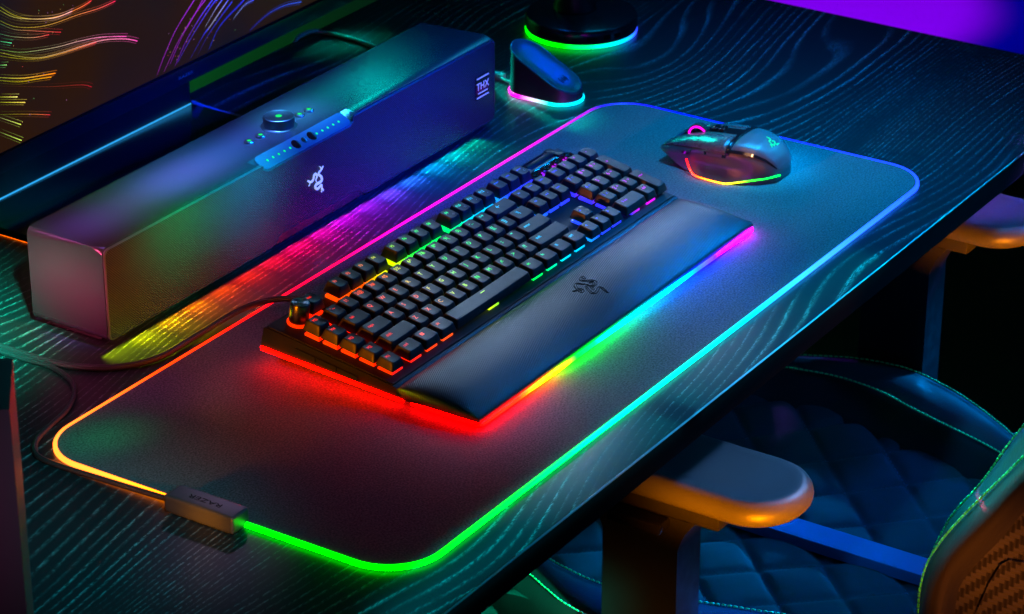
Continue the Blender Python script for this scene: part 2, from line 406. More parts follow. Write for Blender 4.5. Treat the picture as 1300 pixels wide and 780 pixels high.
# ------------------------------------------------------------------ desk
desk = thing('desk', 'dark wood desk with pale open grain that carries the keyboard and mousepad', 'desk', (380, 350, -740))
finish('tabletop', box(-520, 1261, -45.5, 750, -25, 0, 0), M_wood, desk, smooth=False)
eb = simple('edge_band', (0.004, 0.004, 0.005), 0.7, spec=0.03)
finish('front_edge_band', box(-520, 1261, -47.0, -45.55, -25, -1.5), eb, desk, smooth=False)
finish('edge_highlight_strip', box(-520, 1261, -47.2, -45.55, -1.45, 0.05, 0.7, 3), simple('edge_highlight_metal', (0.5, 0.5, 0.5), 0.3, metal=1.0), desk)  # glossy strip added to carry the bright highlight along the top edge
for x in (-440, 1180):
    for y in (520, 690): finish('leg', box(x, x + 50, y, y + 50, -740, -25.5, 2), M_black, desk)
# ------------------------------------------------------------------ mousepad
pad = thing('mousepad', 'extended dark mousepad with a rainbow lit rim under keyboard and mouse', 'mousepad', (452, 186, 0))
PW, PH, PR = 906, 371.6, 48
surf = prism(rrect(3.0, PW - 3.0, 3.0, PH - 3.0, PR - 3.0, 12), 'z', 0.5, 3.4)
finish('surface', surf, M_pad, pad, smooth=False)
rim_ctrl = [((0, 150), (0, 1, 0)), ((0, 84), (0, 1, 0)), ((45, 0), (0, 1, 0)), ((154, 0), (0, 1, .02)), ((225, 0), (0, .9, .08)), ((299, 0), (0, .8, .2)),
            ((375, 0), (0, .6, .3)), ((457, 0), (0, .45, .42)), ((540, 0), (0, .28, .55)), ((658, 0), (.012, .12, .6)), ((755, 0), (.008, .06, .7)),
            ((843, 0), (.006, .035, .6)), ((905, 40), (.004, .02, .5)), ((906, 128), (.002, .008, .35)), ((906, 294), (0, 0, .3)), ((878, 371), (.005, 0, .3)),
            ((856, 372), (.10, 0, .4)), ((717, 372), (.35, 0, .3)), ((594, 372), (.4, 0, .3)), ((477, 372), (.5, 0, .12)), ((425, 372), (.5, 0, .03)),
            ((330, 372), (.5, 0, .003)), ((261, 372), (.5, .002, 0)), ((163, 372), (.5, .02, 0)), ((82, 372), (.6, .08, .006)), ((15, 362), (.7, .12, .012)),
            ((0, 300), (.8, .14, .012)), ((0, 235), (1, .19, 0)), ((0, 220), (1, .2, 0))]
outl = rrect(0, PW, 0, PH, PR, 12, 8)
i0 = min(range(len(outl)), key=lambda i: math.dist(outl[i], (0, 185)))
outl = outl[i0:] + outl[:i0]
cum = [0]
for a_, b_ in zip(outl, outl[1:]): cum.append(cum[-1] + math.dist(a_, b_))
def per(p): return cum[min(range(len(outl)), key=lambda i: math.dist(outl[i], p))]
rim_pal = sorted([(per(p), c) for p, c in rim_ctrl])
inl = []
for i, p in enumerate(outl):
    a, b = Vector(outl[i - 1]), Vector(outl[(i + 1) % len(outl)]); t = (b - a).normalized(); n_ = Vector((-t.y, t.x))
    inl.append(n_)
secs = []
for p, n_ in zip(outl, inl):
    q = Vector(p); prof = ((0, 0.6), (0, 3.0), (0.6, 4.0), (2.3, 4.3), (3.4, 3.4), (3.4, 0.6))
    secs.append([Vector((q.x + n_.x * o_, q.y + n_.y * o_, z_)) for o_, z_ in prof])
finish('lit_rim', loft(secs, loop=True, cap=False), M_rim, pad, col=lambda c: lerp_pal(rim_pal, per((c.x, c.y))))
secs = [[Vector((p[0] + n_.x * o_, p[1] + n_.y * o_, z_)) for o_, z_ in ((1.0, 0.05), (1.0, 0.62), (7, 0.62), (7, 0.05))] for p, n_ in zip(outl, inl)]
finish('rubber_base', loft(secs, loop=True, cap=False), M_rubber, pad, smooth=False)
# controller box clipped over the short edge
cb = finish('controller', box(-15.5, 6, 151, 218.5, 0.6, 15.8, 2.6, 4), M_alu, pad)
t_ = text_bm('RAZER', 7.2, 0.05); xform(t_, Matrix.Translation((-5, 185, 15.85)) @ Matrix.Rotation(math.radians(90), 4, 'Z') @ Matrix.Scale(1.5, 4, (1, 0, 0)))
finish('wordmark', t_, M_print, cb, smooth=False)
# ------------------------------------------------------------------ keyboard
U = 19.05; TILT = 0.1785; ct, st = math.cos(TILT), math.sin(TILT)
K0 = Vector((268.4, 259.46, 47.98)); MX = -1.3155; FY = 1.3327
def kpos(c, r, h=0.0):
    y = r * U
    return Vector((K0.x + c * U, K0.y + y * ct - h * st, K0.z + y * st + h * ct))
kb = thing('keyboard', 'black full size keyboard with rainbow backlit keys, left knob and macro keys', 'keyboard', (456, 235, 4))
RED, ORA, YEL, GRE, TEA, CYA, BLU, PUR = (1, .01, .0), (1, .10, .0), (.75, .75, 0), (0, 1, .03), (0, 1, .35), (0, .6, 1), (.01, .06, 1), (.6, .0, 1)
kpal = [(K0.x + c * U, v) for c, v in ((0.2, RED), (1.2, (1, .05, 0)), (3.8, ORA), (5.0, YEL), (6.2, (.55, .9, 0)), (7.2, GRE), (10.3, (0, 1, .1)), (11.6, TEA), (12.6, CYA), (14.0, CYA), (15.4, BLU), (18.6, (.03, .02, 1)), (19.3, PUR), (22, (.8, 0, .9)))]
def kcol(c): return lerp_pal(kpal, c.x)
def srow(h): return tuple(x * h for x in (1, 1, 1))
fpal = [(225, (1, 0, 0)), (285, (1, .002, 0)), (305, (1, .04, 0)), (330, (.8, .16, 0)), (345, (.25, .5, 0)), (362, (.0, .8, 0)), (400, (0, .8, .01)), (440, (0, .7, .12)), (490, (0, .35, .5)), (535, (0, .10, .9)), (575, (0, .01, 1)), (612, (.01, .0, 1)), (640, (.12, 0, 1)), (684, (.45, 0, .8))]
def fcol(c): return lerp_pal(fpal, c.x)
KX0, KX1 = 224, 688
# body: side profile (y,z)
prof = [(158.7, 9.0), (166.5, 18.8), (168.5, 19.6), (301.0, 38.2), (303.2, 37.2), (307.0, 19.5), (300, 16.5), (165, 8.0)]
finish('case', prism(prof, 'x', KX0, KX1, 0.8, 2), M_black, kb)
def deckz(y): return 19.6 + (y - 168.5) * (38.2 - 19.6) / (301 - 168.5)
dk = [(170, deckz(170) + .05), (300, deckz(300) + .05), (300, deckz(300) + 1.0), (170, deckz(170) + 1.0)]
finish('top_plate', prism(dk, 'x', KX0 + 1.5, KX1 - 1.5, 0.4, 1), simple('top_plate_metal', (0.03, 0.03, 0.035), 0.6, spec=0.25, bump=0.1, bscale=4000), kb)
# side key slot on the left flank (grooved media buttons)
for ya, yb in ((205, 226), (227, 248), (249, 270)):
    zz = deckz((ya + yb) / 2) - 8.5
    s_ = prism([(ya, deckz(ya) - 11), (yb, deckz(yb) - 11), (yb, deckz(yb) - 6.5), (ya, deckz(ya) - 6.5)], 'x', KX0 - 1.1, KX0 + 1, 0.6, 2)
    finish('side_button', s_, M_black, kb)
# underglow strip round the bottom of the case
ug = merge(prism([(159.5, 6.8), (306.6, 15.6), (306.6, 19.2), (159.5, 9.8)], 'x', KX0 - 0.8, KX0 + 2), )
finish('underglow_strip', ug, M_under, kb, col=fcol)
ug = prism([(159.5, 6.8), (306.6, 15.6), (306.6, 19.2), (159.5, 9.8)], 'x', KX1 - 2, KX1 + .8)
finish('underglow_strip', ug, M_under, kb, col=fcol)
for x in (250, 640):
    finish('foot', box(x, x + 26, 285, 303, 4.05, 18, 1), M_rubber, kb); finish('foot', box(x, x + 26, 164, 174, 3.5, 10, 0.5), M_rubber, kb)
# keycaps
def dish(x, w): return -0.55 * (1 - min(1, (2 * x / w) ** 2))
def key_mesh(wu, hu, depth):
    W = wu * U - 1.1; H = hu * U - 1.1
    tw, th = W - 5.4, H - 4.2; oy = 0.6
    rings = []
    def ring(w, h, r, z, oy_, dz=False):
        pts = []
        n = 3
        for cx, cy, a0 in ((w / 2 - r, h / 2 - r, 0), (-w / 2 + r, h / 2 - r, 90), (-w / 2 + r, -h / 2 + r, 180), (w / 2 - r, -h / 2 + r, 270)):
            for i in range(n + 1):
                a = math.radians(a0 + 90 * i / n); pts.append((cx + r * math.cos(a), cy + r * math.sin(a)))
        out = []
        for i, p in enumerate(pts):
            q = pts[(i + 1) % len(pts)]; k = 5 if i % (n + 1) == n else 1
            for j in range(k):
                x = p[0] + (q[0] - p[0]) * j / k; y = p[1] + (q[1] - p[1]) * j / k
                out.append(Vector((x, y + oy_, z + (dish(x, tw) if dz else 0))))
        return out
    rings.append(ring(W, H, 0.9, -depth, 0)); rings.append(ring(W - .25, H - .2, 0.9, -depth + .8, 0))
    rings.append(ring(tw + 1.0, th + 1.0, 1.5, -1.3, oy * .9)); rings.append(ring(tw + .35, th + .35, 1.6, -0.42, oy, True))
    rings.append(ring(tw - .3, th - .3, 1.6, -0.08, oy, True))
    for f in (0.8, 0.5, 0.2): rings.append(ring(tw * f, th * f, 1.5 * f, 0, oy, True))
    bm = loft(rings)
    for v in bm.verts: v.co = v.co * MM
    bmesh.ops.recalc_face_normals(bm, faces=bm.faces)
    me = bpy.data.meshes.new('key'); bm.to_mesh(me); bm.free()
    me.polygons.foreach_set('use_smooth', [True] * len(me.polygons)); me.set_sharp_from_angle(angle=math.radians(38))
    me.materials.append(M_key); return me
kcache = {}
def switch_mesh():
    bm = loft([[Vector((x * a, y * a, z)) for x, y in ((-1, -1), (1, -1), (1, 1), (-1, 1))] for a, z in ((7.6, 0), (7.6, 2.2), (6.6, 2.4), (6.2, 5.0))])
    bevel(bm, 0.35, 1)
    return bm
DEP = {'F': 9.6, 0: 9.2, -1: 8.6, -2: 8.0, -3: 7.8, -4: 7.6}
def key(c, r, w, leg, hu=1.0, sub=None):
    rr = FY if r == 'F' else r
    d = DEP.get(r, 8.2)
    k = (w, hu, d)
    if k not in kcache: kcache[k] = key_mesh(w, hu, d)
    o = bpy.data.objects.new('key', kcache[k]); COL.objects.link(o); o.parent = kb
    P = kpos(c, rr); o.location = (P - base(kb)) * MM; o.rotation_euler = (TILT + random.uniform(-.006, .006), random.uniform(-.006, .006), random.uniform(-.008, .008))
    tw = w * U - 6.5
    for s_, x_, y_, sz in leg:
        if s_ == '_bar': t = bmesh.new(); t.free(); t = box(-3.2, 3.2, -.35, .35, 0, .06)
        elif s_ == '_win':
            t = merge(*[box(-1.9 + i * 2, -.1 + i * 2, -1.7 + j * 1.8, -.1 + j * 1.8, 0, .06) for i in (0, 1) for j in (0, 1)])
        else: t = text_bm(s_, sz, 0.03)
        for v in t.verts:
            v.co.x += x_; v.co.y += y_; v.co.z = v.co.z * 1 + dish(v.co.x, tw) + 0.09; v.co *= MM
        me = bpy.data.meshes.new('legend'); t.to_mesh(me); t.free()
        col = kcol(P); white = sz < 0
        a = me.attributes.new('Col', 'FLOAT_COLOR', 'POINT'); a.data.foreach_set('color', list((*col, 1.0)) * len(me.vertices))
        me.materials.append(M_legend)
        lo = bpy.data.objects.new('legend', me); COL.objects.link(lo); lo.parent = o
    if sub:
        t = text_bm(sub, 3.4, 0.03)
        for v in t.verts:
            v.co.x += 2.6; v.co.y += -2.2; v.co.z += dish(v.co.x, tw) + .09; v.co *= MM
        me = bpy.data.meshes.new('icon'); t.to_mesh(me); t.free(); me.materials.append(M_greyprint)
        lo = bpy.data.objects.new('icon', me); COL.objects.link(lo); lo.parent = o
    # switch below
    for cc in ([c] if w < 6 else [c]):
        bm = switch_mesh(); D = Vector((P.x, P.y, 0)); hz = -d + 0.6
        zb = deckz(P.y) + 0.9
        Pb = P + Vector((0, d * st, -d * ct))
        hgt = max(3.0, Pb.z - zb)
        for v in bm.verts:
            z = v.co.z / 5.0 * (hgt - 0.2); v.co = Vector((Pb.x + v.co.x, Pb.y + v.co.y * ct, zb + z + v.co.y * (ct and 0.14)))
        finish('switch', bm, M_switch, kb, col=kcol, smooth=False)
    return o
T1 = 6.2; T2 = 4.5
def one(s): return [(s, -1.6, 2.6, T1)]
def two(a, b): return [(a + b, -0.6, 2.6, T1 * .95)]
def word(s, w=1.0): return [(s, -1.2, 2.6, T2)]
for i, s in enumerate(['M5', 'M4', 'M3', 'M2', 'M1']): key(MX, -i, 1, word(s))
key(0, 'F', 1, word('esc'))
for i in range(4): key(2 + i, 'F', 1, word('F%d' % (i + 1)))
for i in range(4): key(6.5 + i, 'F', 1, word('F%d' % (i + 5)))
for i, s in enumerate('◉○●▸'[:4]): key(11 + i, 'F', 1, word('F%d' % (i + 9)), sub=['⊙', '⊙', '•', '•'][i])
for i, (s, b) in enumerate((('prtscr', None), ('scrlk', None), ('pause', '☾'))): key(15.25 + i, 'F', 1, [(s, -.6, 2.6, 3.0)], sub='C' if b else None)
for i, s in enumerate(['`~', '1!', '2@', '3#', '4$', '5%', '6^', '7&', '8*', '9(', '0)', '-_', '=+']): key(i, 0, 1, [(s, -.8, 2.6, T1 * .95)])
key(13.5, 0, 2, [('←', -3, 2.2, 6.5)])
for i, s in enumerate(['ins', 'home', 'pgup']): key(15.25 + i, 0, 1, [(s, -.4, 2.6, 3.2)])
for i, s in enumerate(['del', 'end', 'pgdn']): key(15.25 + i, -1, 1, [(s, -.4, 2.6, 3.2)])
for i, s in enumerate(['num', '/', '*', '-']): key(18.5 + i, 0, 1, word(s) if i == 0 else one(s))
key(.25, -1, 1.5, [('tab', -4, 2.6, T2)])
for i, s in enumerate('QWERTYUIOP'): key(1.5 + i, -1, 1, one(s))
key(11.5, -1, 1, [('[{', -1, 2.6, T1)]); key(12.5, -1, 1, [(']}', -1, 2.6, T1)]); key(13.75, -1, 1.5, [('\\|', -2.5, 2.6, T1)])
key(.375, -2, 1.75, [('caps', -5.5, 2.6, T2)])
for i, s in enumerate('ASDFGHJKL'): key(1.75 + i, -2, 1, one(s))
key(10.75, -2, 1, [(';:', -1, 2.6, T1)]); key(11.75, -2, 1, [("'\"", -1, 2.6, T1)]); key(13.375, -2, 2.25, [('enter', -9, 2.6, T2)])
key(.625, -3, 2.25, [('shift', -10, 2.6, T2)])
for i, s in enumerate('ZXCVBNM'): key(2.25 + i, -3, 1, one(s))
for i, s in enumerate([',<', '.>', '/?']): key(9.25 + i, -3, 1, [(s, -1, 2.6, T1)])
key(13.125, -3, 2.75, [('shift', -14, 2.6, T2)])
key(.125, -4, 1.25, [('ctrl', -3, 2.6, T2)]); key(1.375, -4, 1.25, [('_win', -2.5, 2.6, T2)]); key(2.625, -4, 1.25, [('alt', -3, 2.6, T2)])
key(6.375, -4, 6.25, [('_bar', -2, 4.6, 1)])
key(10.125, -4, 1.25, [('alt', -3, 2.6, T2)]); key(11.375, -4, 1.25, [('fn', -3, 2.6, T2)]); key(12.625, -4, 1.25, [('≡', -3, 2.6, T1)]); key(13.875, -4, 1.25, [('ctrl', -3, 2.6, T2)])
key(16.25, -3, 1, [('▲', -2, 2.6, 3)]); 
for i, s in enumerate('◀▼▶'): key(15.25 + i, -4, 1, [(s, -2, 2.6, 3)])
for j, row in enumerate((['7', '8', '9'], ['4', '5', '6'], ['1', '2', '3'])):
    sb_ = (['⌂', '↑', '↟'], ['←', '', '→'], ['end', '↓', '↡'])[j]
    for i, s in enumerate(row): key(18.5 + i, -1 - j, 1, [(s, -2.6, 2.6, T1), (('↖↑↗', '←·→', '↙↓↘')[j][i], 2.6, 2.8, 3.6)])
key(21.5, -1.5, 1, [('+', -1.6, 6.5, T1)], hu=2); key(21.5, -3.5, 1, [('enter', 0, 8, 3.2)], hu=2)
key(19, -4, 2, [('0 ins', -6, 2.6, T2)]); key(20.5, -4, 1, [('. del', -.6, 2.6, T2)])
# knob
kc = kpos(0, 0) + Vector((-20.0, 25.5 * ct, 25.5 * st))
zb = deckz(kc.y) + 1.0
kn = finish('volume_knob', lathe([(0, 2.2), (8.3, 2.2), (8.6, 3.2), (8.6, 19.2), (8.1, 20.0), (7.6, 20.2), (0, 20.2)], (0, 0, 0), 64), simple('knurled_knob_metal', (0.16, 0.15, 0.15), 0.28, metal=1.0), kb, loc=(0, 0, 0))
kn.location = (Vector((kc.x, kc.y, zb)) - base(kb)) * MM; kn.rotation_euler = (0.137, 0, 0)
kt = finish('knob_top', lathe([(7.5, 20.25), (7.3, 20.5), (0, 20.5)], (0, 0, 0), 64), simple('spun_metal', (0.34, 0.36, 0.4), 0.30, metal=1.0), kn, loc=(0, 0, 0)); kt.location = (0, 0, 0)
nt = kt.data.materials[0].node_tree; b_ = nt.nodes['Principled BSDF']; b_.inputs['Anisotropic'].default_value = 0.9; b_.inputs['Anisotropic Rotation'].default_value = 0.25
tg = N(nt, 'ShaderNodeTangent'); tg.direction_type = 'RADIAL'; tg.axis = 'Z'; L(nt, tg.outputs[0], b_.inputs['Tangent'])
kr = finish('knob_light_ring', lathe([(8, 0), (9.9, 0), (10.1, 1.2), (9.4, 2.4), (8, 2.4)], (0, 0, 0), 48), M_led, kn, loc=(0, 0, 0), col=lambda c: (0.6, .012, 0)); kr.location = (0, 0, 0)
# media strip: roller, bright chamfer and four buttons
def dp(lx, ly, h=0): # local plane position above the deck
    x = K0.x + lx; y = K0.y + ly * ct + 1.0
    return Vector((x, y, deckz(y) + 1.0 + h))
a_ = dp(338, 23.5); b2 = dp(407, 41)
pod = prism([(a_.y, a_.z), (a_.y, a_.z + 4.6), (a_.y + 1.2, a_.z + 5.6), (a_.y + 4, a_.z + 5.8), (a_.y + 6, a_.z + 2.5), (b2.y - 3.5, b2.z + 1.8), (b2.y - 2, b2.z + 4.6), (b2.y, b2.z + 4.2), (b2.y, b2.z)], 'x', a_.x + 5, b2.x - 6, 0.3, 1)
pd = finish('media_panel', pod, M_black, kb)
for xx in (a_.x + 3, b2.x - 13):
    finish('end_block', box(xx, xx + 10, a_.y - .3, b2.y + .6, a_.z, a_.z + 7.4, 0.8, 2), M_black, pd)
ry = (a_.y + b2.y) / 2 + 0.8
secs = []
for xx, r0 in ((a_.x + 13, 4.6), (a_.x + 14, 5.2), (b2.x - 14.2, 5.2), (b2.x - 13.2, 4.6)):
    secs.append([Vector((xx, ry + r0 * math.cos(2 * math.pi * k / 24), a_.z + 3.6 + r0 * math.sin(2 * math.pi * k / 24))) for k in range(24)])
finish('roller', loft(secs), M_black, pd)
finish('chrome_line', prism([(a_.y - .5, a_.z + 4.2), (a_.y + .9, a_.z + 5.7), (a_.y + 1.6, a_.z + 6.1), (a_.y + 1.6, a_.z + 4.2)], 'x', a_.x + 6, b2.x - 9), M_chrome, pd, smooth=False)
for i in range(4):
    q = dp(346.5 + 19 * i, 18.4)
    mb_ = lathe([(4.4, 0), (4.4, 3.6), (6.0, 4.4), (6.2, 6.0), (4.6, 7.2), (2.0, 5.8), (0, 5.2)], q, 8)
    finish('media_button', mb_, M_chrome, kb, smooth=False)
    finish('switch', lathe([(6.8, -.2), (6.8, .8), (4.4, 1.1)], q, 16), M_switch, kb, col=kcol)
for i in range(3):
    q = dp(410, 6 + i * 0, 0)
# cable socket
finish('cable_relief', tube([(318, 312, 21), (318, 322, 19), (319, 334, 17)], lambda t: 4.2 - 1.4 * t, 12), M_rubber, kb)
# ------------------------------------------------------------------ wrist rest
rest = thing('wrist_rest', 'padded black leatherette wrist rest with a lit front edge below the keys', 'wrist rest', (456, 122, 4))
secs = []
def rest_prof(x):
    e = min(1, min(x - KX0, 686 - x) / 26); e = max(0, e); s_ = math.sqrt(1 - (1 - e) ** 2)
    out = []
    for y, zf, zm in ((166, 17.6, 17.6), (163.5, 19.2, 21.0), (157, 19.2, 23.2), (147, 18.9, 24.8), (135, 18.2, 25.4), (122, 17.4, 24.8), (110, 16.6, 23.0), (101, 15.8, 20.6), (94, 15.2, 18.2), (88.5, 14.8, 16.0), (85.5, 14.2, 14.4), (84.2, 13.0, 13.0)):
        out.append(Vector((x, y, zf + (zm - zf) * s_)))
    return out
xs = [KX0 + d for d in (0, .6, 2, 5, 9, 14, 20, 28)] + [KX0 + 60 + i * 50 for i in range(8)] + [686 - d for d in (28, 20, 14, 9, 5, 2, .6, 0)]
for x in xs:
    p = rest_prof(x); secs.append(p + [Vector((x, 84.2, 12)), Vector((x, 166, 12))])
finish('cushion', loft(secs), M_weave, rest, ang=60)
finish('base', prism([(83.6, 9.6), (83.6, 12.4), (166.4, 17.0), (166.4, 12), (160, 8.8)], 'x', KX0 + .3, 686, 0.4, 1), M_black, rest)
ol = [(KX0 + 1, 152), (KX0 - .4, 140), (KX0 - .4, 86.5), (KX0 + .6, 83.2), (KX0 + 3.5, 81.8)] + [(x, 81.6) for x in range(240, 676, 10)] + [(682.5, 81.8), (685.6, 83.2), (686.6, 86.5), (686.6, 140), (685, 152)]
secs = []
for i, p in enumerate(ol):
    a, b = Vector(ol[max(0, i - 1)]), Vector(ol[min(len(ol) - 1, i + 1)]); t = (b - a).normalized(); n_ = Vector((-t.y, t.x))
    secs.append([Vector((p[0] + n_.x * o_, p[1] + n_.y * o_, z_)) for o_, z_ in ((0, 6.4), (-0.6, 7.4), (0, 9.4), (2.2, 9.9), (3, 6.0))])
finish('lit_edge', loft(secs), M_under, rest, col=fcol)
for x in (300, 600): finish('foot', box(x, x + 20, 92, 100, 3.5, 9.6, .4), M_rubber, rest)
# three-headed snake emblem
def snake(scale, w=1.0, thick=0.35, outline=False):
    parts = []
    base_ = [(0.3, 2.2), (2.6, 3.4), (4.6, 2.2), (4.4, -0.2), (5.4, -2.2), (7.6, -2.6), (9.4, -1.0), (11.8, -0.9)]
    for k in range(3):
        a = math.radians(90 + 120 * k); ca, sa = math.cos(a), math.sin(a)
        sq = (1.0, 0.85, 1.0)[k]
        P = [((x * ca - y * sa) * scale * sq, (x * sa + y * ca) * scale) for x, y in base_]
        wf = lambda t: (1.9 * math.sin(math.pi * min(1, 0.15 + t * 0.75)) ** 0.7 if t < .8 else 1.7 * (1 - (t - .8) / .2) ** .6 + .12) * w * scale
        if outline:
            sp_ = smooth_path([(p[0], p[1], 0) for p in P], 5); lft, rgt = [], []
            for i, p in enumerate(sp_):
                t = (sp_[min(i + 1, len(sp_) - 1)] - sp_[max(i - 1, 0)]).normalized(); n_ = Vector((-t.y, t.x, 0)); q = wf(i / (len(sp_) - 1)) * .62
                lft.append(p + n_ * q); rgt.append(p - n_ * q)
            for l_ in (lft, rgt): parts.append(ribbon([(p.x, p.y) for p in l_[::3] + [l_[-1]]], .34 * scale, thick))
        else:
            parts.append(ribbon(P, wf, thick))
            parts.append(ribbon([(P[4][0], P[4][1]), ((P[4][0] + P[5][0]) / 2 + .4 * scale, (P[4][1] + P[5][1]) / 2 - .8 * scale), (P[5][0] * 1.05, P[5][1] * 1.08 - .8 * scale)], .45 * scale, thick))
    return merge(*parts)
RS = [[(480.0, 143.1), (474.6, 142.2), (471.3, 138.5), (474.1, 134.2), (477.0, 129.8), (474.1, 126.0), (468.7, 124.8), (466.6, 128.0), (467.1, 131.3)], [(480.0, 143.1), (477.0, 140.2), (476.4, 138.3)],
 [(448.1, 134.2), (451.4, 132.1), (455.1, 132.2), (455.6, 128.7), (453.8, 126.7), (451.9, 128.3), (456.5, 135.3), (461.4, 139.5), (464.5, 138.0), (465.0, 134.5), (467.4, 132.2)],
 [(465.0, 107.5), (467.7, 112.8), (470.1, 117.3), (468.6, 119.6), (463.5, 117.8), (457.5, 117.1), (456.6, 120.3), (461.1, 126.9), (464.2, 130.3)], [(470.6, 130.8), (474.3, 129.0), (470.6, 125.9), (465.6, 126.0), (463.9, 122.2), (461.1, 121.6)]]
bl = []
for P_ in RS:
    sp_ = smooth_path([(x, y, 0) for x, y in P_], 5); lf, rg_ = [], []
    for i, p in enumerate(sp_):
        t = (sp_[min(i + 1, len(sp_) - 1)] - sp_[max(i - 1, 0)]).normalized(); n_ = Vector((-t.y, t.x, 0)); q = 1.15 * math.sin(math.pi * (i + .5) / len(sp_)) ** .4
        lf.append(p + n_ * q); rg_.append(p - n_ * q)
    for l_ in (lf, rg_): bl.append(ribbon([(p.x, p.y) for p in l_[::3] + [l_[-1]]], .62, .4))
em = merge(*bl)
for v in em.verts: v.co.z += 23.9 + 1.4 * math.exp(-((v.co.y - 135) / 16) ** 2)
finish('emblem', em, M_print, rest, smooth=False)
# ------------------------------------------------------------------ soundbar
sb = thing('soundbar', 'long dark desktop soundbar with mesh front, top dial and glow underneath', 'soundbar', (479, 478, 0))
X0, X1, Y0, Y1, Z0, Z1 = 176, 783, 436.5, 521, 6, 95
secs = []
nx0, nx1 = 401, 537
for x, ch in ((X0, 0), (nx0 - 10, 0), (nx0 + .5, 1), (nx1 - .5, 1), (nx1 + 8, 0), (X1, 0)):
    secs.append([Vector((x, Y0, Z0)), Vector((x, Y1, Z0)), Vector((x, Y1, Z1)), Vector((x, 449, Z1)), Vector((x, Y0, Z1 - 8.5 * ch))])
bm = loft(secs)
es = [e for e in bm.edges if all(abs(v.co.x - X0) < .1 for v in e.verts) or all(abs(v.co.x - X1) < .1 for v in e.verts)]
es = [e for e in es if abs(e.verts[0].co.z - e.verts[1].co.z) < .5 and abs(e.verts[0].co.z - e.verts[1].co.z) < .5]
bmesh.ops.bevel(bm, geom=es, offset=8, segments=8, profile=0.5, affect='EDGES', clamp_overlap=True)
es = [e for e in bm.edges if all(abs(v.co.y - Y0) < .1 for v in e.verts) and len(e.link_faces) == 2 and e.calc_face_angle(0) > .5]
bmesh.ops.bevel(bm, geom=es, offset=1.1, segments=2, profile=0.5, affect='EDGES', clamp_overlap=True)
body = finish('body', bm, M_shell, sb, ang=25)
# grille plate outline with the sensor notch on top and the foot notch below
g = 3.0
def arcpts(cx, cy, r, a0, a1, n=6): return [(cx + r * math.cos(math.radians(a0 + (a1 - a0) * i / n)), cy + r * math.sin(math.radians(a0 + (a1 - a0) * i / n))) for i in range(n + 1)]
gx0, gx1, gz0, gz1 = X0 + 2.4, X1 - 2.4, Z0 + 2, Z1 - 2.6
out = arcpts(gx1 - 6, gz1 - 6, 6, 0, 90) + [(nx1 + 4, gz1)] + arcpts(nx1 + 4, gz1 - 4, 4, 90, 150, 3)[1:] + [(nx1 + 1, gz1 - 5.5), (nx1 - 5, gz1 - 8.0), (nx0 + 5, gz1 - 8.0), (nx0 - 1, gz1 - 5.5)] + arcpts(nx0 - 4, gz1 - 4, 4, 30, 90, 3)[:-1] + [(nx0 - 4, gz1)]
out += arcpts(gx0 + 6, gz1 - 6, 6, 90, 180) + arcpts(gx0 + 6, gz0 + 6, 6, 180, 270) + [(408, gz0), (413, gz0 + 2), (420, gz0 + 7), (426, gz0 + 8.5), (538, gz0 + 8.5), (544, gz0 + 7), (551, gz0 + 2), (556, gz0)] + arcpts(gx1 - 6, gz0 + 6, 6, 270, 360)
cx_, cz_ = 479, 50
finish('grille', prism(out, 'y', Y0 - 1.4, Y0 - 0.01, 0.4, 1), M_mesh, sb, smooth=False)
def off(p, d): return (p[0] + (d if p[0] > cx_ else -d) * 1.0, p[1] + (d if p[1] > cz_ else -d))
lipo = [off(p, 1.3) for p in out]
secs = [[Vector((a[0], Y0 - 1.7, a[1])), Vector((b[0], Y0 - 1.2, b[1])), Vector((b[0], Y0 + .5, b[1])), Vector((a[0], Y0 + .5, a[1]))] for a, b in zip(out, lipo)]
finish('grille_frame', loft(secs, loop=True, cap=False), M_alu, sb)
# sensor strip on the sloped notch
sl = [Vector((0, 449.3, Z1 + .2)), Vector((0, Y0 - 1.6, Z1 - 8.6))]
sd_ = (sl[1] - sl[0]); sn = Vector((0, sd_.z, -sd_.y)).normalized()
if sn.z < 0: sn = -sn
sdn = sd_.normalized(); ol2 = rrect(nx0 + .5, nx1 - .5, 0.2, sd_.length, 5.5, 6)
bm = loft([[Vector((x, sl[0].y, sl[0].z)) + sdn * t + sn * h - Vector((0, sl[0].y * 0, 0)) for x, t in ol2] for h in (-2.5, 0.1, 0.4)])
bevel(bm, 0.15, 1, 60)
ss = finish('sensor_strip', bm, simple('sensor_window', (0.05, 0.10, 0.14), 0.25, metal=0.1), sb)
def onstrip(x, t, h=0.0):
    p = sl[0] + sd_ * t + sn * h; return Vector((x, p.y, p.z))
def disc(c, r, hgt, nrm, n=20):
    bm = lathe([(r, -0.6), (r, hgt), (r * .85, hgt + .1), (0, hgt + .1)], (0, 0, 0), n)
    q = nrm.to_track_quat('Z', 'Y').to_matrix().to_4x4(); return xform(bm, Matrix.Translation(c) @ q)
M_gled = emitter('green_indicator', 1.1, (0.0, 1.0, 0.08), base=0.005)
for i in range(5):
    finish('indicator', disc(onstrip(nx0 + 13 + i * 8.6, .52, .25), 1.35, .12, sn, 12), M_gled, ss)
    finish('indicator', disc(onstrip(nx1 - 13 - i * 8.6, .52, .25), 1.35, .12, sn, 12), M_gled, ss)
M_ir = simple('dark_lens', (0.03, 0.004, 0.004), 0.08, coat=1)
finish('infrared_sensor', disc(onstrip(458, .5, .2), 5.2, .35, sn, 28), M_ir, ss); finish('infrared_sensor', disc(onstrip(482, .5, .2), 5.2, .35, sn, 28), M_ir, ss)
finish('camera_lens', disc(onstrip(470, .5, .2), 3.2, .5, sn, 24), M_steel, ss)
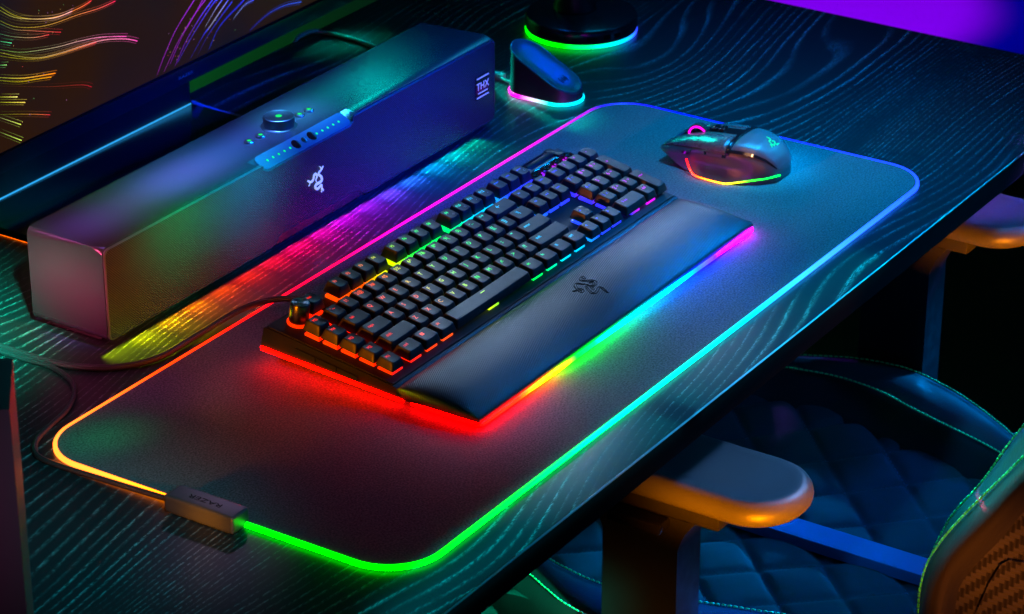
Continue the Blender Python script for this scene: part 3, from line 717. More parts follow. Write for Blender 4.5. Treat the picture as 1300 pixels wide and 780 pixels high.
finish('camera_pupil', disc(onstrip(470, .5, .75), 1.6, .2, sn, 20), M_ir, ss)
# dial and buttons
dl = finish('dial', lathe([(0, 0), (17, 0), (17.2, .5), (15.2, 1.0), (15.0, 1.2), (15.0, 9.2), (14.6, 10.2), (13.8, 10.6), (13.2, 10.3), (0, 10.3)], (477, 476, Z1), 64), simple('dial_metal', (0.16, 0.17, 0.20), 0.30, metal=1.0), sb)
finish('indicator', disc(Vector((477, 476, Z1 + 10.3)), 3.0, .1, Vector((0, 0, 1)), 24), M_gled, dl)
for x in (430.9, 448, 508.4, 522.8):
    bt = finish('button', lathe([(0, 0), (5.4, 0), (5.4, .4), (4.6, 1.6), (3.8, 1.9), (0, 1.7)], (x, 475.5, Z1), 32), M_steel, sb)
    finish('indicator', disc(Vector((x, 475.5, Z1 + 1.7)), 2.1, .12, Vector((0, 0, 1)), 16), M_gled, bt)
def stroke(pts, w, c): # pts absolute 2-D, c centre
    return ribbon([(p[0] - c[0], p[1] - c[1]) for p in pts], w, 0.8)
LC = (479, 48)
em = merge(stroke([(488.6, 60.2), (485.8, 57.6), (482.4, 56.2), (481.2, 54.2), (485.1, 50.4), (485.8, 46.8), (482.6, 45.5), (477.0, 45.4), (475.4, 42.9), (478.8, 40.2), (482.8, 41.4), (485.1, 42.0), (485.4, 38.3), (484.8, 34.6)], lambda t: .5 + 2.1 * math.sin(math.pi * t) ** .6, LC),
  stroke([(464.2, 53.9), (468.3, 51.0), (472.3, 51.7), (474.2, 55.7), (476.9, 56.2), (478.5, 53.0), (476.6, 50.1), (478.6, 46.5)], lambda t: .5 + 1.9 * math.sin(math.pi * min(1, t + .12)) ** .6, LC),
  stroke([(485.2, 58.0), (484.2, 60.6), (482.6, 61.6)], .7, LC), stroke([(467.6, 51.6), (467.0, 49.0), (465.4, 48.0)], .7, LC), stroke([(485.3, 38.6), (487.2, 37.0), (487.6, 35.0)], .7, LC))
xform(em, Matrix.Translation((479, Y0 - 1.5, 48)) @ Matrix.Rotation(math.radians(90), 4, 'X'))
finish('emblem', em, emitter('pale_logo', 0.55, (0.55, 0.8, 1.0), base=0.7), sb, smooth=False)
# badge
bd = finish('badge', box(746.5, 769.5, Y0 - 2.2, Y0 - 1.3, 38, 63, .2, 1), M_gloss, sb)
t_ = text_bm('THX', 11, .15); xform(t_, Matrix.Translation((758, Y0 - 2.4, 51.5)) @ Matrix.Rotation(math.radians(90), 4, 'X') @ Matrix.Scale(1.0, 4, (1, 0, 0)))
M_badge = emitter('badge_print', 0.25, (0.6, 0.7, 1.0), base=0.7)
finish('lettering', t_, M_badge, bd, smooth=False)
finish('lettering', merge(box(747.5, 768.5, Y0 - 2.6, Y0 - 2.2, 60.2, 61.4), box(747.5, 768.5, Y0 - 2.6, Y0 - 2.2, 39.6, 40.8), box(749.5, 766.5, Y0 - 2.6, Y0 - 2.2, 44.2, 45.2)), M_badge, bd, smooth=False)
finish('foot', box(400, 560, 450, 512, 0.1, Z0 + .5, 1), M_rubber, sb)
for x in (186, 740): finish('foot', box(x, x + 34, 452, 510, 0.1, Z0 + .5, 1), M_rubber, sb)
# underglow of the soundbar: small coloured lamps under its front edge throwing a band on the desk
bpal = [(155, (.35, .55, 0)), (200, (.6, .5, 0)), (250, (1, .16, 0)), (300, (1, .03, 0)), (363, (1, 0, 0)), (420, (1, 0, .12)), (475, (.7, 0, .7)), (520, (.35, 0, 1)), (565, (.04, .08, 1)), (610, (0, .25, 1)), (645, (0, .6, .8)), (690, (0, .8, .35)), (735, (0, .3, .1))]
for i in range(15):
    x = 192 + i * 37
    c = lerp_pal(bpal, x - 30)
    o = area('underglow_lamp', (x, Y0 + 3, 4.9), (x, Y0 - 28, -1.2), 60, 2.2, c, 0.10, 50)
    o.data.cycles.max_bounces = 3 if hasattr(o.data.cycles, 'max_bounces') else 0
# ------------------------------------------------------------------ monitor
mon = thing('monitor', 'large dark monitor showing coloured light trails behind the soundbar', 'monitor', (470, 740, 0))
finish('panel_housing', box(160, 952, 714, 742, 37, 470, 2.5, 2), M_black, mon)
finish('chin', box(160.5, 951.5, 710.6, 714.2, 37.3, 55, .8, 2), simple('chin_metal', (0.04, 0.045, 0.06), 0.3, metal=.6), mon)
scr = finish('screen', box(164, 948, 712.4, 714.2, 57.5, 466, 0), simple('screen_glass', (0.008, 0.006, 0.005), 0.3, spec=0.2), mon, smooth=False)
nt = scr.data.materials[0].node_tree; b_ = nt.nodes['Principled BSDF']; b_.inputs['Emission Strength'].default_value = 1.0
tc = N(nt, 'ShaderNodeTexCoord'); no = N(nt, 'ShaderNodeTexNoise'); no.inputs['Scale'].default_value = 7; no.inputs['Detail'].default_value = 1; L(nt, tc.outputs['Object'], no.inputs['Vector'])
cr = N(nt, 'ShaderNodeValToRGB'); cr.color_ramp.elements[0].position = .4; cr.color_ramp.elements[0].color = (0.022, 0.008, 0.003, 1); cr.color_ramp.elements[1].position = .75; cr.color_ramp.elements[1].color = (0.006, 0.006, 0.012, 1)
L(nt, no.outputs['Fac'], cr.inputs[0]); L(nt, cr.outputs[0], b_.inputs['Emission Color'])
YG, RDD, MG, VI, BL = (.7, .8, .0), (1, .02, .05), (1, .05, .5), (.35, .02, .8), (.03, .05, 1)
TR = [([(366, 200), (384, 186), (410, 174), (444, 166), (475, 165), (493, 167)], YG, RDD, 1.3), ([(365, 197), (384, 184), (410, 174), (440, 166), (465, 165)], YG, (1, .4, .5), 1.3),
 ([(364, 187), (383, 175), (409, 166), (436, 161), (471, 159), (503, 156), (528, 156)], YG, (1, 0, .1), 1.0), ([(361, 159), (387, 148), (410, 142), (441, 136), (472, 132), (504, 126), (541, 115)], (.3, .9, .1), MG, 1.1),
 ([(361, 156), (386, 144), (413, 134), (443, 129), (475, 126), (507, 122), (539, 113), (557, 105)], YG, MG, 1.4), ([(360, 153), (386, 142), (413, 133), (443, 128), (475, 125), (496, 123)], YG, RDD, 1.0),
 ([(363, 174), (382, 165), (408, 156), (430, 152)], (.1, .8, .3), RDD, .8), ([(364, 184), (383, 172), (402, 165), (447, 149)], (.1, .6, .2), RDD, .6), ([(358, 132), (377, 125), (397, 119), (435, 111)], (.8, 1, .1), (1, .2, 0), 1.6),
 ([(358, 129), (384, 119), (407, 114), (429, 109)], YG, (1, .3, 0), 1.1), ([(356, 113), (380, 105)], YG, (1, .9, .2), 1.4), ([(355, 108), (390, 96)], YG, (1, .7, .1), 1.3), ([(354, 96), (390, 84), (423, 72)], (.3, .6, 0), RDD, .7),
 ([(354, 93), (382, 76)], (.5, .6, .2), (.8, 1, .1), 1.1), ([(352, 79), (381, 60)], (.3, .5, .1), (.7, 1, .1), 1.1), ([(357, 124), (423, 101), (471, 87), (485, 80)], (.05, .05, 0), (.7, 0, .03), .7), ([(362, 167), (378, 160)], (.1, .8, .2), (.1, .9, .4), 1), ([(359, 144), (369, 141)], (.1, .8, .2), (.4, .9, .2), 1),
 ([(584, 60), (597, 77), (618, 99), (649, 121)], (.5, .02, .6), VI, 1.0), ([(595, 60), (620, 85), (650, 107), (662, 117)], (.6, .05, .7), VI, 1.2), ([(605, 65), (624, 86), (651, 107), (666, 115)], (.45, .02, .8), VI, .9),
 ([(613, 61), (632, 81), (657, 100), (678, 112)], VI, BL, 1.5), ([(617, 63), (644, 85), (677, 107), (685, 109)], (.1, .04, .8), BL, 2.2), ([(664, 87), (681, 100), (693, 107)], (.6, .6, 1), BL, 1.4), ([(667, 82), (688, 95), (703, 104)], (.7, .7, 1), BL, 1.6),
 ([(668, 61), (687, 80), (721, 93), (729, 96)], BL, (.02, .02, .8), 1.8), ([(710, 81), (729, 90), (745, 91)], (.3, .4, 1), BL, 1.4), ([(638, 61), (659, 78), (668, 83)], (.05, .03, .6), BL, 1.2), ([(650, 61), (667, 76), (692, 91), (709, 100)], (.03, .02, .4), BL, 1.0), ([(737, 60), (767, 68), (796, 69), (826, 64)], BL, (.02, .1, .8), 1.2)]
bms = []; trail_cols = []
for P, ca, cb_, w in TR:
    for dx_, dz_, ww, kk in ((0, 0, w, 1.0), (2.5, 2.2, w * .45, .35), (-2.0, -1.8, w * .4, .3)):
        r_ = ribbon([(p[0] + dx_, p[1] + dz_) for p in P], lambda t, w_=ww: w_ * (.35 + .65 * t) * .55, 0.12)
        n = len(r_.verts)
        for i, v in enumerate(r_.verts):
            t = (i // 4) / max(1, n // 4 - 1); br = (0.5 + 1.2 * t) * kk
            trail_cols.append(tuple((ca[j] + (cb_[j] - ca[j]) * t) * br for j in range(3)))
        bms.append(xform(r_, Matrix.Translation((0, 712.3, 0)) @ Matrix.Rotation(math.radians(90), 4, 'X')))
random.seed(3)
for k in range(60):
    px_, pz_ = random.choice([(random.uniform(365, 470), random.uniform(75, 180)), (random.uniform(600, 720), random.uniform(65, 110))])
    d_ = .35; bms.append(box(px_, px_ + d_ * 1.6, 712.15, 712.3, pz_, pz_ + d_)); trail_cols += [random.choice([(1, .1, .1), (.3, 1, .3), (.8, .3, .9), (1, .6, .2)])] * 8
it = iter(trail_cols)
finish('light_trails', merge(*bms), M_glow, scr, smooth=False, col=lambda c: next(it))['kind'] = 'stuff'
t_ = text_bm('RAZER', 5.2, .1); xform(t_, Matrix.Translation((627, 710.5, 46)) @ Matrix.Rotation(math.radians(90), 4, 'X') @ Matrix.Scale(1.5, 4, (1, 0, 0)))
finish('wordmark', t_, M_greyprint, mon, smooth=False)
finish('stand_neck', box(316, 640, 717, 760, 9, 37.2, 1.2, 2), M_black, mon)
finish('stand_plate', box(302, 640, 560, 716.8, 1.0, 9, 1.0, 2), simple('stand_plate_gloss', (0.008, 0.008, 0.010), 0.16, bump=.05, bscale=2500), mon)
finish('light_line', box(302, 640, 715.2, 716.9, 9, 10.2, .3, 1), emitter('blue_light_line', 1.0, (.03, .40, .9)), mon)
pg = finish('plate_underglow', box(303, 306, 562, 714, .3, 3.4), M_led, mon, smooth=False, col=lambda c: (1, .12, 0))
# ------------------------------------------------------------------ mouse
ms = thing('mouse', 'dark gaming mouse with lit lower edge and green palm emblem', 'mouse', (812, 180, 3.4))
# stations along y from front (242) to rear (118): left x, right x, bottom z, top z, side shoulder
def msec(y, xl, xr, zt, zb, crown, flare, n=28):
    """closed ring: flattened top, pinched waist, flared left foot"""
    pts = []
    cx = (xl + xr) / 2; hw = (xr - xl) / 2
    for i in range(n):
        a = math.pi * i / (n - 1)                       # right to left over the top
        c, s_ = math.cos(a), math.sin(a)
        x = cx + hw * math.copysign(abs(c) ** 0.72, c); z = zb + (zt - zb) * abs(s_) ** 0.62
        if x < cx:                                      # left side: waist then flare at the foot
            t = (z - zb) / (zt - zb)
            x += flare * (math.sin(math.pi * min(1, t * 1.25)) * 0.9) * (1 - t) * 1.2
        pts.append(Vector((x, y, z)))
    return pts
st_ = [(244, 788, 836, 18.5, 16.5, 0, 0), (240, 785, 841, 21.5, 16, 0, 0), (232, 783, 844, 26, 13, 0, 0), (222, 781, 846, 30, 8.5, 0, 1), (212, 779, 847, 33.5, 5, 0, 3), (196, 775, 848, 38, 4.6, 0, 8), (180, 770, 848, 41, 4.6, 0, 13), (164, 770, 847, 43, 4.6, 0, 12), (150, 775, 846, 42.5, 4.6, 0, 7), (138, 781, 844, 39.5, 4.6, 0, 3), (129, 788, 840, 33.5, 4.6, 0, 1), (122, 796, 834, 24, 5, 0, 0), (118.5, 806, 826, 14, 6, 0, 0)]
def interp_st(y):
    for a, b in zip(st_, st_[1:]):
        if a[0] >= y >= b[0]:
            t = (a[0] - y) / (a[0] - b[0]); return tuple(a[i] + (b[i] - a[i]) * t for i in range(7))
ys = [244 - i * 2.5 for i in range(51)]
secs = [msec(*interp_st(max(118.5, y))) for y in ys]
finish('lower_body', loft(secs), M_mside, ms, ang=70)
def shell_patch(ya, yb, ia, ib, h, mat, name, step=2.0, edge=0.0):
    """a proud shell over part of the body: stations ya..yb, ring indexes ia..ib"""
    rows = []; y = ya
    while y >= yb - .01:
        s_ = msec(*interp_st(max(118.6, y))); c = sum(s_, Vector()) / len(s_); c.z = 12
        rows.append([(p, (p - Vector((c.x, p.y, 12))).normalized()) for p in s_[ia:ib + 1]]); y -= step
    n = len(rows[0]); m = len(rows)
    top = [[p + d * (h * (1 if 0 < i < m - 1 and 0 < j < n - 1 else .35)) for j, (p, d) in enumerate(r)] for i, r in enumerate(rows)]
    bot = [[p - d * 0.8 for p, d in r] for r in rows]
    ring = lambda a, b: a + list(reversed(b))
    return finish(name, loft([ring(t, b) for t, b in zip(top, bot)]), mat, ms, ang=50)
M_palm = simple('palm_plastic', (0.06, 0.065, 0.075), 0.36, metal=0.2)
palm = shell_patch(160, 119.5, 4, 20, 2.2, M_palm, 'palm_shell')
lb = shell_patch(243.8, 165.5, 15, 21, 2.6, M_mouse, 'main_button', edge=1)
rb = shell_patch(243.8, 165.5, 5, 11, 2.6, M_mouse, 'main_button')
shell_patch(240, 160, 12, 14, .3, M_gloss, 'centre_spine')
shell_patch(165, 160.6, 4, 22, 2.6, M_gloss, 'hinge_band', 1.1)
shell_patch(161, 121, 20, 21, 2.5, M_gloss, 'hinge_band', 2)
shell_patch(206, 164, 22, 23, 1.2, M_gloss, 'side_button_recess', 2)
for a, b in ((205, 188), (186, 167)):
    shell_patch(a, b, 22, 23, 2.6, M_mouse, 'side_button', 2)
shell_patch(216, 206, 23, 24, 2.6, M_gloss, 'thumb_trigger', 1.5)
for yd in (196, 188): finish('profile_button', box(808, 819, yd - 3, yd + 2, 40, 41.5 + (196 - yd) * .1, .6, 2), M_gloss, ms)
# wheel
wh = bmesh.new(); secs = []
def wheel(r0, r1, x0, x1, n=40, teeth=0):
    S_ = []
    for k in range(n):
        a = 2 * math.pi * k / n; r = r1 + (.5 if teeth and k % 2 else 0)
        S_.append([Vector((x0, 214 + r0 * math.cos(a), 28 + r0 * math.sin(a))), Vector((x0, 214 + r * math.cos(a), 28 + r * math.sin(a))), Vector((x1, 214 + r * math.cos(a), 28 + r * math.sin(a))), Vector((x1, 214 + r0 * math.cos(a), 28 + r0 * math.sin(a)))])
    return loft(S_, loop=True, cap=False)
wo = finish('scroll_wheel', wheel(8.5, 12, 810, 817, 72, 1), M_rubber, ms, smooth=False)
finish('wheel_light_ring', wheel(9.2, 10.8, 809.2, 810, 40), M_led, wo, col=lambda c: (1, 0, .7))
# lit edge following the left foot
mpal = [(126, (0, .6, .02)), (140, (.02, .8, 0)), (150, (.4, .5, 0)), (168, (1, .3, 0)), (182, (1, .14, 0)), (194, (1, .025, 0)), (205, (1, .003, 0))]
mp = [(777, 208, 17), (775.5, 205, 12.5), (773, 201, 8.5), (769, 194, 6), (768, 184, 5.2), (768, 166, 5), (770, 158, 5), (776, 148, 6.6), (783, 137, 8.6), (791, 127, 10), (803, 117.6, 11.5)]
finish('lit_edge', tube(smooth_path(mp, 5), .75, 8), emitter('mouse_underglow', 9.0), ms, col=lambda c: lerp_pal(mpal, c.y))
em = snake(.72, 1.3, .5); xform(em, Matrix.Translation((813, 133, 38.6)) @ Matrix.Rotation(math.radians(33), 4, 'X') @ Matrix.Rotation(0, 4, 'Z'))
finish('emblem', em, emitter('green_emblem', 1.0, (0, .85, .35)), ms, smooth=False)
# ------------------------------------------------------------------ mouse charging dock
dock = thing('charging_dock', 'oval mouse charging dock with slanted blue top and lit base ring', 'dock', (879, 435, 0))
def stad(r, z, n=20, c0=417, c1=453, x=879, zf=None):
    pts = []
    for i in range(n + 1): a = math.pi * i / n; pts.append(Vector((x + r * math.cos(a), c1 + r * math.sin(a), z)))
    for i in range(n + 1): a = math.pi + math.pi * i / n; pts.append(Vector((x + r * math.cos(a), c0 + r * math.sin(a), z)))
    if zf:
        for p in pts: p.z = zf(p.y)
    return pts
top = lambda y: 33 + (y - 435) * 0.50
dk_ = finish('body', loft([stad(23.4, 4.0), stad(23.2, 6)] + [stad(22.8 - .8 * t, 0, zf=lambda y, t=t: 6 + (top(y) - 2.4 - 6) * t) for t in (.33, .66, 1)]), simple('dock_gloss', (0.07, 0.07, 0.075), 0.22, metal=.2), dock)
finish('top_pad', loft([stad(21.6, 0, zf=lambda y: top(y) - 2.4), stad(22.6, 0, zf=lambda y: top(y) - 2.0), stad(22.6, 0, zf=lambda y: top(y) - .8), stad(21.9, 0, zf=lambda y: top(y)), stad(20.9, 0, zf=lambda y: top(y) + .1), stad(20.0, 0, zf=lambda y: top(y) - .5), stad(8, 0, zf=lambda y: top(y) - .6)]), simple('dock_top', (0.03, 0.035, 0.06), 0.3, bump=.1, bscale=4000), dock, ang=40)
dpal = [(862, (1, 0, .6)), (866, (1, 0, .8)), (872, (.2, .3, .8)), (880, (0, .9, .6)), (900, (0, .6, .9))]
finish('light_ring', loft([stad(23.2, .4), stad(24.6, .8), stad(24.9, 2.2), stad(24.4, 3.6), stad(23, 4.0)]), M_led, dock, col=lambda c: lerp_pal([(400, (0, .6, .9)), (430, (0, .9, .55)), (446, (0, .8, .6)), (456, (.9, 0, .7)), (480, (1, 0, .6))], c.y + (879 - c.x) * .3))
arcs = []
for s_ in (-1, 1):
    for r in (3.2, 5.6):
        arcs.append(ribbon([(s_ * r * math.cos(a), r * math.sin(a)) for a in (-.8, -.4, 0, .4, .8)], .7, .3))
arcs.append(ribbon([(.6, 3), (-1, 0), (1, 0), (-.6, -3)], .7, .3))
mk = merge(*arcs); xform(mk, Matrix.Translation((879, 414, top(414) - .45)) @ Matrix.Rotation(math.atan(.5), 4, 'X'))
finish('charge_mark', mk, M_print, dock, smooth=False)
# ------------------------------------------------------------------ headset stand
hs = thing('headset_stand', 'round stand base with a column and glowing lower ring behind the dock', 'headset stand', (1063, 506, 0))
finish('base', lathe([(58, 5), (61.5, 5.2), (62, 7), (62, 18), (61, 20.4), (59, 21.2), (0, 21.2)], (1063, 506, 0), 96), simple('stand_gloss', (0.012, 0.012, 0.016), 0.2), hs)
def hcol(c):
    t = (c.x - 1063) * .545 - (c.y - 506) * .838
    return lerp_pal([(-60, (0, 1, 0)), (-20, (.0, 1, 0)), (5, (0, 1, .15)), (30, (0, .8, .5)), (48, (0, .35, .9)), (60, (.02, .05, 1))], t)
finish('light_ring', lathe([(58, .6), (61.8, .9), (62.2, 3), (61.5, 5.2)], (1063, 506, 0), 96), M_led, hs, col=hcol)
finish('column', tube([(1072, 520, 21), (1073, 521, 60), (1076, 524, 120), (1085, 530, 240)], lambda t: 24 - 6 * min(1, t * 3), 32), M_black, hs)
for x_, y_, w_ in ((1018, 462.8, 8), (1042, 447.6, 6)):
    pass
for a_deg, w_, h_ in ((-112, 11, 4.5), (-96, 8, 6), (-84, 8, 6)):
    a = math.radians(a_deg + -25); p_ = Vector((1063 + 61.6 * math.cos(a), 506 + 61.6 * math.sin(a), 12))
    bm = box(-w_ / 2, w_ / 2, -.8, .6, -h_ / 2, h_ / 2, .3, 1); xform(bm, Matrix.Translation(p_) @ Matrix.Rotation(a - math.pi / 2, 4, 'Z'))
    finish('port', bm, M_print, hs)
# ------------------------------------------------------------------ cables
def cable(name, pts, r, mat, label, n=8): return tag(finish(name, tube(smooth_path(pts, 8), r, n), mat), label, 'cable')
cable('keyboard_cable', [(126, 600, 3), (125, 514, 3), (126, 461, 3), (132.5, 432, 3), (150.8, 404, 3), (182, 386.5, 3.2), (233, 384.8, 3.6), (288.8, 380, 7), (312, 360, 13), (319, 334, 17)], 3.0, M_cable, 'black braided cable curving from behind the soundbar to the keyboard back')
cable('mousepad_cable', [(118, 600, 2.2), (119, 511, 2.2), (120, 476, 2.2), (121, 452, 2.2), (112, 425, 2.2), (96, 406, 2.2), (68.4, 390.5, 2.2), (37.4, 383, 2.2), (12, 374.5, 2.2), (-3.5, 358, 2.2), (-6.6, 333, 2.4), (-5.5, 289, 3), (-5.0, 232, 5), (-5.0, 218, 6)], 2.4, M_cable, 'thin dark cable looping round the pad corner to its controller box')
cable('monitor_cable', [(640, 716, 11), (646, 700, 6), (650, 672, 3), (652, 640, 3), (660, 560, 3), (670, 530, 3)], 2.4, M_cablet, 'short cable running from the monitor stand behind the soundbar dial', 8)
cable('soundbar_cable', [(845, 790, -60), (858, 754, -8), (866, 748, 4), (882, 744, 6), (894, 738, 3), (897, 706, 2.6), (889, 660, 2.6), (870, 590, 2.6), (780, 530, 12)], 2.6, M_cablet, 'pale green lit cable coming over the far desk edge to the soundbar')
cable('dock_cable', [(879, 476, 4), (882, 486, 4), (887, 500, 3), (884, 520, 2.5), (870, 560, 2.5), (860, 640, 2.5)], 1.8, M_cablet, 'short teal lit cable plugged into the mouse charging dock')
tag(finish('usb_plug', merge(box(885.5, 892.5, 494, 500, .6, 7, .6), box(885, 893, 501, 507, .4, 7.4, .6), box(885.8, 892.2, 508, 514, .8, 6.8, .6)), M_cablet), 'ribbed plug on the cable between dock and soundbar', 'plug')
# ------------------------------------------------------------------ tower at the left frame edge
tw = thing('speaker_tower', 'tall dark boxy device at the left frame edge with blue and magenta lit sides', 'tower', (-330, 140, 0))
A = Vector((-295.8, 101.5)); B = Vector((-239.9, 148.8)); dv = (B - A).normalized(); pv = Vector((-dv.y, dv.x))
pl = [A, B, B + pv * 120, A + pv * 120]
finish('housing', prism([(p.x, p.y) for p in pl], 'z', 0.2, 250, 2.0, 3), M_alu, tw)
# ------------------------------------------------------------------ chair
ch = thing('gaming_chair', 'dark gaming chair with quilted seat, padded armrests and green stitching', 'chair', (655, 0, -740))
CX = 655
def quilt():
    bm = bmesh.new(); nx, ny = 150, 170; V = []
    x0, x1, y0, y1 = 385, 925, -300, 300
    for j in range(ny + 1):
        row = []
        for i in range(nx + 1):
            x = x0 + (x1 - x0) * i / nx; y = y0 + (y1 - y0) * j / ny
            a = ((x - CX) + y) / 88; b = ((x - CX) - y) / 88
            da = abs(a - round(a)); db = abs(b - round(b))
            pa = 1 - math.exp(-(da / .055) ** 1.2); pb = 1 - math.exp(-(db / .055) ** 1.2)
            z = -280 + 6.5 * (pa * pb) * (0.6 + .4 * (math.sin(math.pi * (a - math.floor(a))) * math.sin(math.pi * (b - math.floor(b)))))
            z += 12 * ((x - CX) / 250) ** 2 + random.uniform(-.15, .15)
            row.append(bm.verts.new((x, y, z)))
        V.append(row)
    for j in range(ny):
        for i in range(nx): bm.faces.new((V[j][i], V[j][i + 1], V[j + 1][i + 1], V[j + 1][i]))
    return bm
seat = finish('seat_quilt', quilt(), M_suede, ch, ang=180)
# quilting stitches
def qz(x): return -281 + 12 * ((x - CX) / 250) ** 2
def dashes(path, r, gap=5.2, ln=3.6, n=4):
    out = []; P = smooth_path(path, 10); acc = 0; i = 0
    D = [0]
    for a, b in zip(P, P[1:]): D.append(D[-1] + (b - a).length)
    def at(s_):
        s_ = min(max(s_, 0), D[-1]); k = 0
        lo, hi = 0, len(D) - 1
        while hi - lo > 1:
            m_ = (lo + hi) // 2
            if D[m_] <= s_: lo = m_
            else: hi = m_
        t = (s_ - D[lo]) / max(1e-6, D[hi] - D[lo]); return P[lo].lerp(P[hi], t)
    s_ = 0
    while s_ < D[-1] - ln:
        a, b = at(s_), at(s_ + ln); m_ = at(s_ + ln / 2); out.append(tube([a, m_ + Vector((0, 0, r * .5)), b], r, n)); s_ += gap
    return out
ds = []
for k in range(-6, 7):
    c = k * 88
    pts = [(CX + t, c - t) for t in range(-260, 261, 65)]; pts = [(x, y, qz(x) + .9) for x, y in pts if -295 < y < 295 and 400 < x < 910]
    if len(pts) > 1: ds += dashes(pts, .55, 7, 4.2, 3)
    pts = [(CX + t, t - c) for t in range(-260, 261, 65)]; pts = [(x, y, qz(x) + .9) for x, y in pts if -295 < y < 295 and 400 < x < 910]
    if len(pts) > 1: ds += dashes(pts, .55, 7, 4.2, 3)
sq = finish('quilt_stitching', merge(*ds), simple('dark_thread', (0.02, 0.08, 0.12), .6), seat, smooth=False); sq['kind'] = 'stuff'
strap = prism([(622, -275), (626, -269.5), (628, -267.5), (658, -267), (660, -269.5), (664, -275)], 'y', -300, 300, 1.2, 2)
stp = finish('seat_strap', strap, M_strap, ch)
# side bolsters: (x outer, x inner, x foot) along y, mirrored for the other side
ctr = [(230, 868, 838, 818), (190, 892, 862, 846), (153, 911, 880, 862), (115, 930, 890, 862), (83, 943, 894, 860), (39, 949, 890, 852), (0, 940, 876, 846), (-43, 922, 862, 842), (-90, 894, 848, 836), (-129, 866, 832, 824), (-170, 836, 806, 800), (-220, 815, 785, 780)]
def bolster(sg):
    rows = [[], [], [], [], [], [], []]
    for y, xo, xi, xf in ctr:
        f = lambda x: CX + sg * (x - CX)
        for r, (x, z) in zip(rows, ((xo - 6, -370), (xo + 9, -300), (xo + 7, -262), (xo, -240), (xi, -240.5), (xi - 7, -252), (xf - 12, -283))): r.append((f(x), y, z))
    R = [smooth_path(r, 4) for r in rows]
    m_ = len(R[0]); secs = [[R[k][i] for k in range(7)] for i in range(m_)]
    # extra crown between the stitched lines
    S2 = []
    for s_ in secs:
        S2.append([s_[0], s_[1], s_[2], s_[3] + Vector((0, 0, -1.2)), (s_[3] * .5 + s_[4] * .5) + Vector((0, 0, 4)), s_[4] + Vector((0, 0, -1.2)), s_[5], s_[6] * .5 + s_[5] * .5 + Vector((0, 0, 2)), s_[6], s_[6] + Vector((0, 0, -60))])
    o = finish('side_bolster', loft(S2), M_leather, ch, ang=80)
    d1 = dashes([tuple(p + Vector((0, 0, .5))) for p in R[3][::3]], .8, 5.4, 3.6, 5) + dashes([tuple(p + Vector((0, 0, .5))) for p in R[4][::3]], .9, 5.4, 3.8, 5)
    s_ = finish('stitching', merge(*d1), M_thread, o, smooth=False); s_['kind'] = 'stuff'
    return o
bolster(1); bolster(-1)
finish('seat_base', box(400, 910, -290, 290, -380, -300, 20, 3), M_leather, ch)
def armrest(cx, y_tip, y_far):
    ol_ = []
    w = 50
    for i in range(17):
        a = math.pi + math.pi * i / 16; ol_.append((cx + w * math.cos(a), y_tip + w * .85 + w * .85 * math.sin(a)))
    for i in range(17):
        a = math.pi * i / 16; ol_.append((cx + w * math.cos(a), y_far - w * .85 + w * .85 * math.sin(a)))
    mid = Vector((cx, (y_tip + y_far) / 2))
    def rg(s_, z): return [Vector((mid.x + (p[0] - mid.x) * (1 - s_ / w), mid.y + (p[1] - mid.y) * (1 - s_ / ((y_far - y_tip) / 2)), z)) for p in ol_]
    secs = [rg(20, -83), rg(10, -82.4), rg(4, -80.5), rg(0.8, -76.5), rg(0, -72.5), rg(1.0, -67.5), rg(3.4, -63.4), rg(6.5, -60.8), rg(10, -60), rg(16, -60.4), rg(30, -60.8), rg(44, -61)]
    a = finish('armrest', loft(secs), M_arm, ch, ang=60)
    finish('adjuster_plate', box(cx - 40, cx + 30, y_tip + 60, y_tip + 190, -97, -82, 3, 2), M_black, a)
    finish('release_lever', box(cx - 56, cx - 20, y_tip + 108, y_tip + 160, -108, -97.5, 2.5, 2), M_gloss, a)
    P = [(cx - 34, y_tip + 102), (cx - 34, y_tip + 176), (cx + 6, y_tip + 176), (cx + 6, y_tip + 102)]
    secs = [[Vector((cx - 14 + (x - cx + 14) * k, y_tip + 139 + (y - y_tip - 139) * (k + dk), z)) for x, y in P] for k, dk, z in ((1.25, .25, -97), (1.08, .12, -112), (1, 0, -130), (1, 0, -250), (1, 0, -420))]
    bm = loft(secs); bevel(bm, 4, 3, 50)
    finish('armrest_post', bm, M_black, a)
armrest(377, -140, 120); armrest(990, -80, 180)
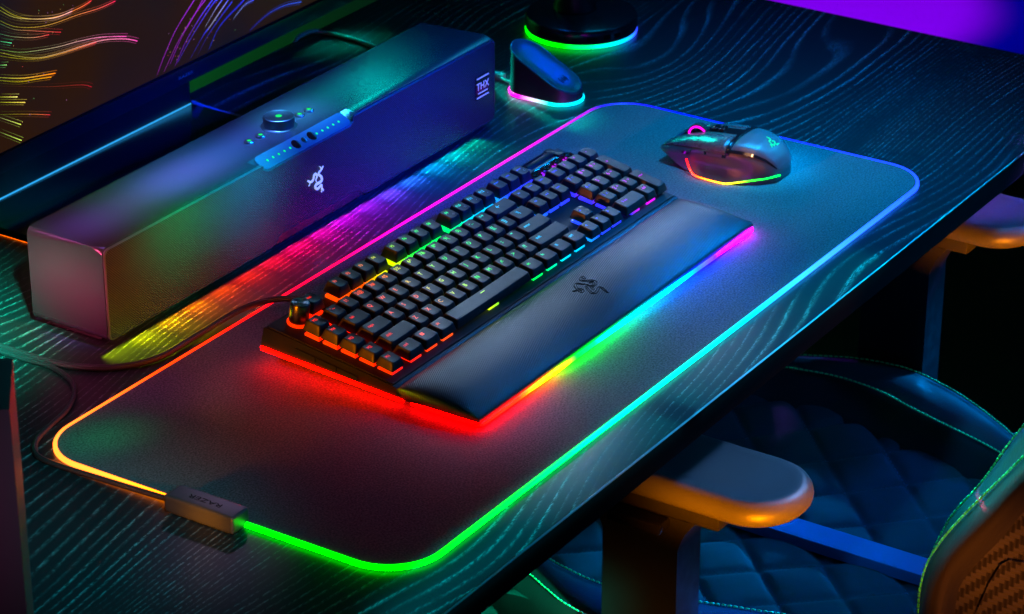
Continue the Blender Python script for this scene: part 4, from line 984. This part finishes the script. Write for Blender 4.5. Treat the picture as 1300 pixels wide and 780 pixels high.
# backrest wing
xw1, xw2, xw3 = 352, 338, 334
l1 = [(-400, 190), (-365, 122), (-331, 68), (-303, 12), (-275, -35), (-264, -75), (-259, -98), (-258, -120), (-262, -160), (-275, -215)]
l2 = [(-402, 165), (-372, 103), (-341, 53), (-320, 22), (-292, -20), (-273, -55), (-266, -82), (-265, -112), (-270, -160), (-283, -215)]
l3 = [(-404, 125), (-376, 62), (-347, 16), (-326, -21), (-298, -67), (-293, -100), (-296, -140), (-300, -165), (-304, -190), (-310, -225)]
L1, L2, L3 = [smooth_path([(0, *p) for p in l], 4) for l in (l1, l2, l3)]
secs = []
for a, b, c in zip(L1, L2, L3):
    v = lambda p, x, dy=0, dz=0: Vector((x, p.y + dy, p.z + dz))
    secs.append([v(a, 460, -30, -10), v(a, 420, -2, 0), v(a, 372, 1.5, 1), v(a, 356, 0, 0), v((a + b) / 2, 347, 2.0, 1.2), v(b, 338, -.5, -.5), v(b * .8 + c * .2, 329, 0, 0), v(b * .5 + c * .5, 323, 0, 0), v(b * .2 + c * .8, 325, 0, 0), v(c, 334, 0, 0), v(c, 342, -6, -4), v(c, 360, -60, -30), v(c, 460, -90, -60)])
wing = finish('backrest_bolster', loft(secs), M_leather, ch, ang=80)
d1 = dashes([(354, p.y + .8, p.z + .6) for p in L1[::3]], .8, 5.0, 3.4, 5) + dashes([(336.8, p.y + .8, p.z + .6) for p in L2[::3]], .95, 5.0, 3.6, 5)
finish('stitching', merge(*d1), M_thread, wing, smooth=False)['kind'] = 'stuff'
finish('backrest_core', box(420, 890, -460, -350, -240, -130, 30, 3), M_leather, ch)
cp = [(p.y - 2, p.z - 1) for p in L3] + [(-470, -225), (-520, 125)]
finish('carbon_side_panel', prism(cp, 'x', 337.5, 350), M_carbon, ch, smooth=False)
ins = [(-350, -35), (-338, -37), (-331, -44), (-323, -64), (-313, -98), (-322, -160), (-420, -160), (-470, -40)]
finish('panel_insert', prism(ins, 'x', 334.8, 339, 1.2, 3), M_carbon, ch)
sh = [(330, -330, 225), (329, -326, 240), (328, -325, 258), (329, -327, 275), (332, -336, 292)]
finish('shoulder_bolster', tube(smooth_path([(345, -350, 215), (345, -341, 235), (345, -338, 255), (345, -341, 278), (346, -352, 300)], 5), 15, 16), M_leather, ch)
# magenta and blue light pool on the floor far behind
def spot(name, loc, tgt, col, power, ang, blend, r=0.05):
    l = bpy.data.lights.new(name, 'SPOT'); l.color = col; l.energy = power; l.spot_size = math.radians(ang); l.spot_blend = blend; l.shadow_soft_size = r
    o = bpy.data.objects.new(name, l); COL.objects.link(o); o.location = Vector(loc) * MM
    o.rotation_euler = (Vector(tgt) - Vector(loc)).normalized().to_track_quat('-Z', 'Y').to_euler(); return o
spot('floor_spot', (3100, 1400, 1500), (3110, 1235, -740), (0.36, 0.0, 1.0), 1800, 17, .35)
spot('floor_spot', (3100, 1400, 1500), (3170, 1130, -740), (0.0, 0.0, 1.0), 900, 23, .7)
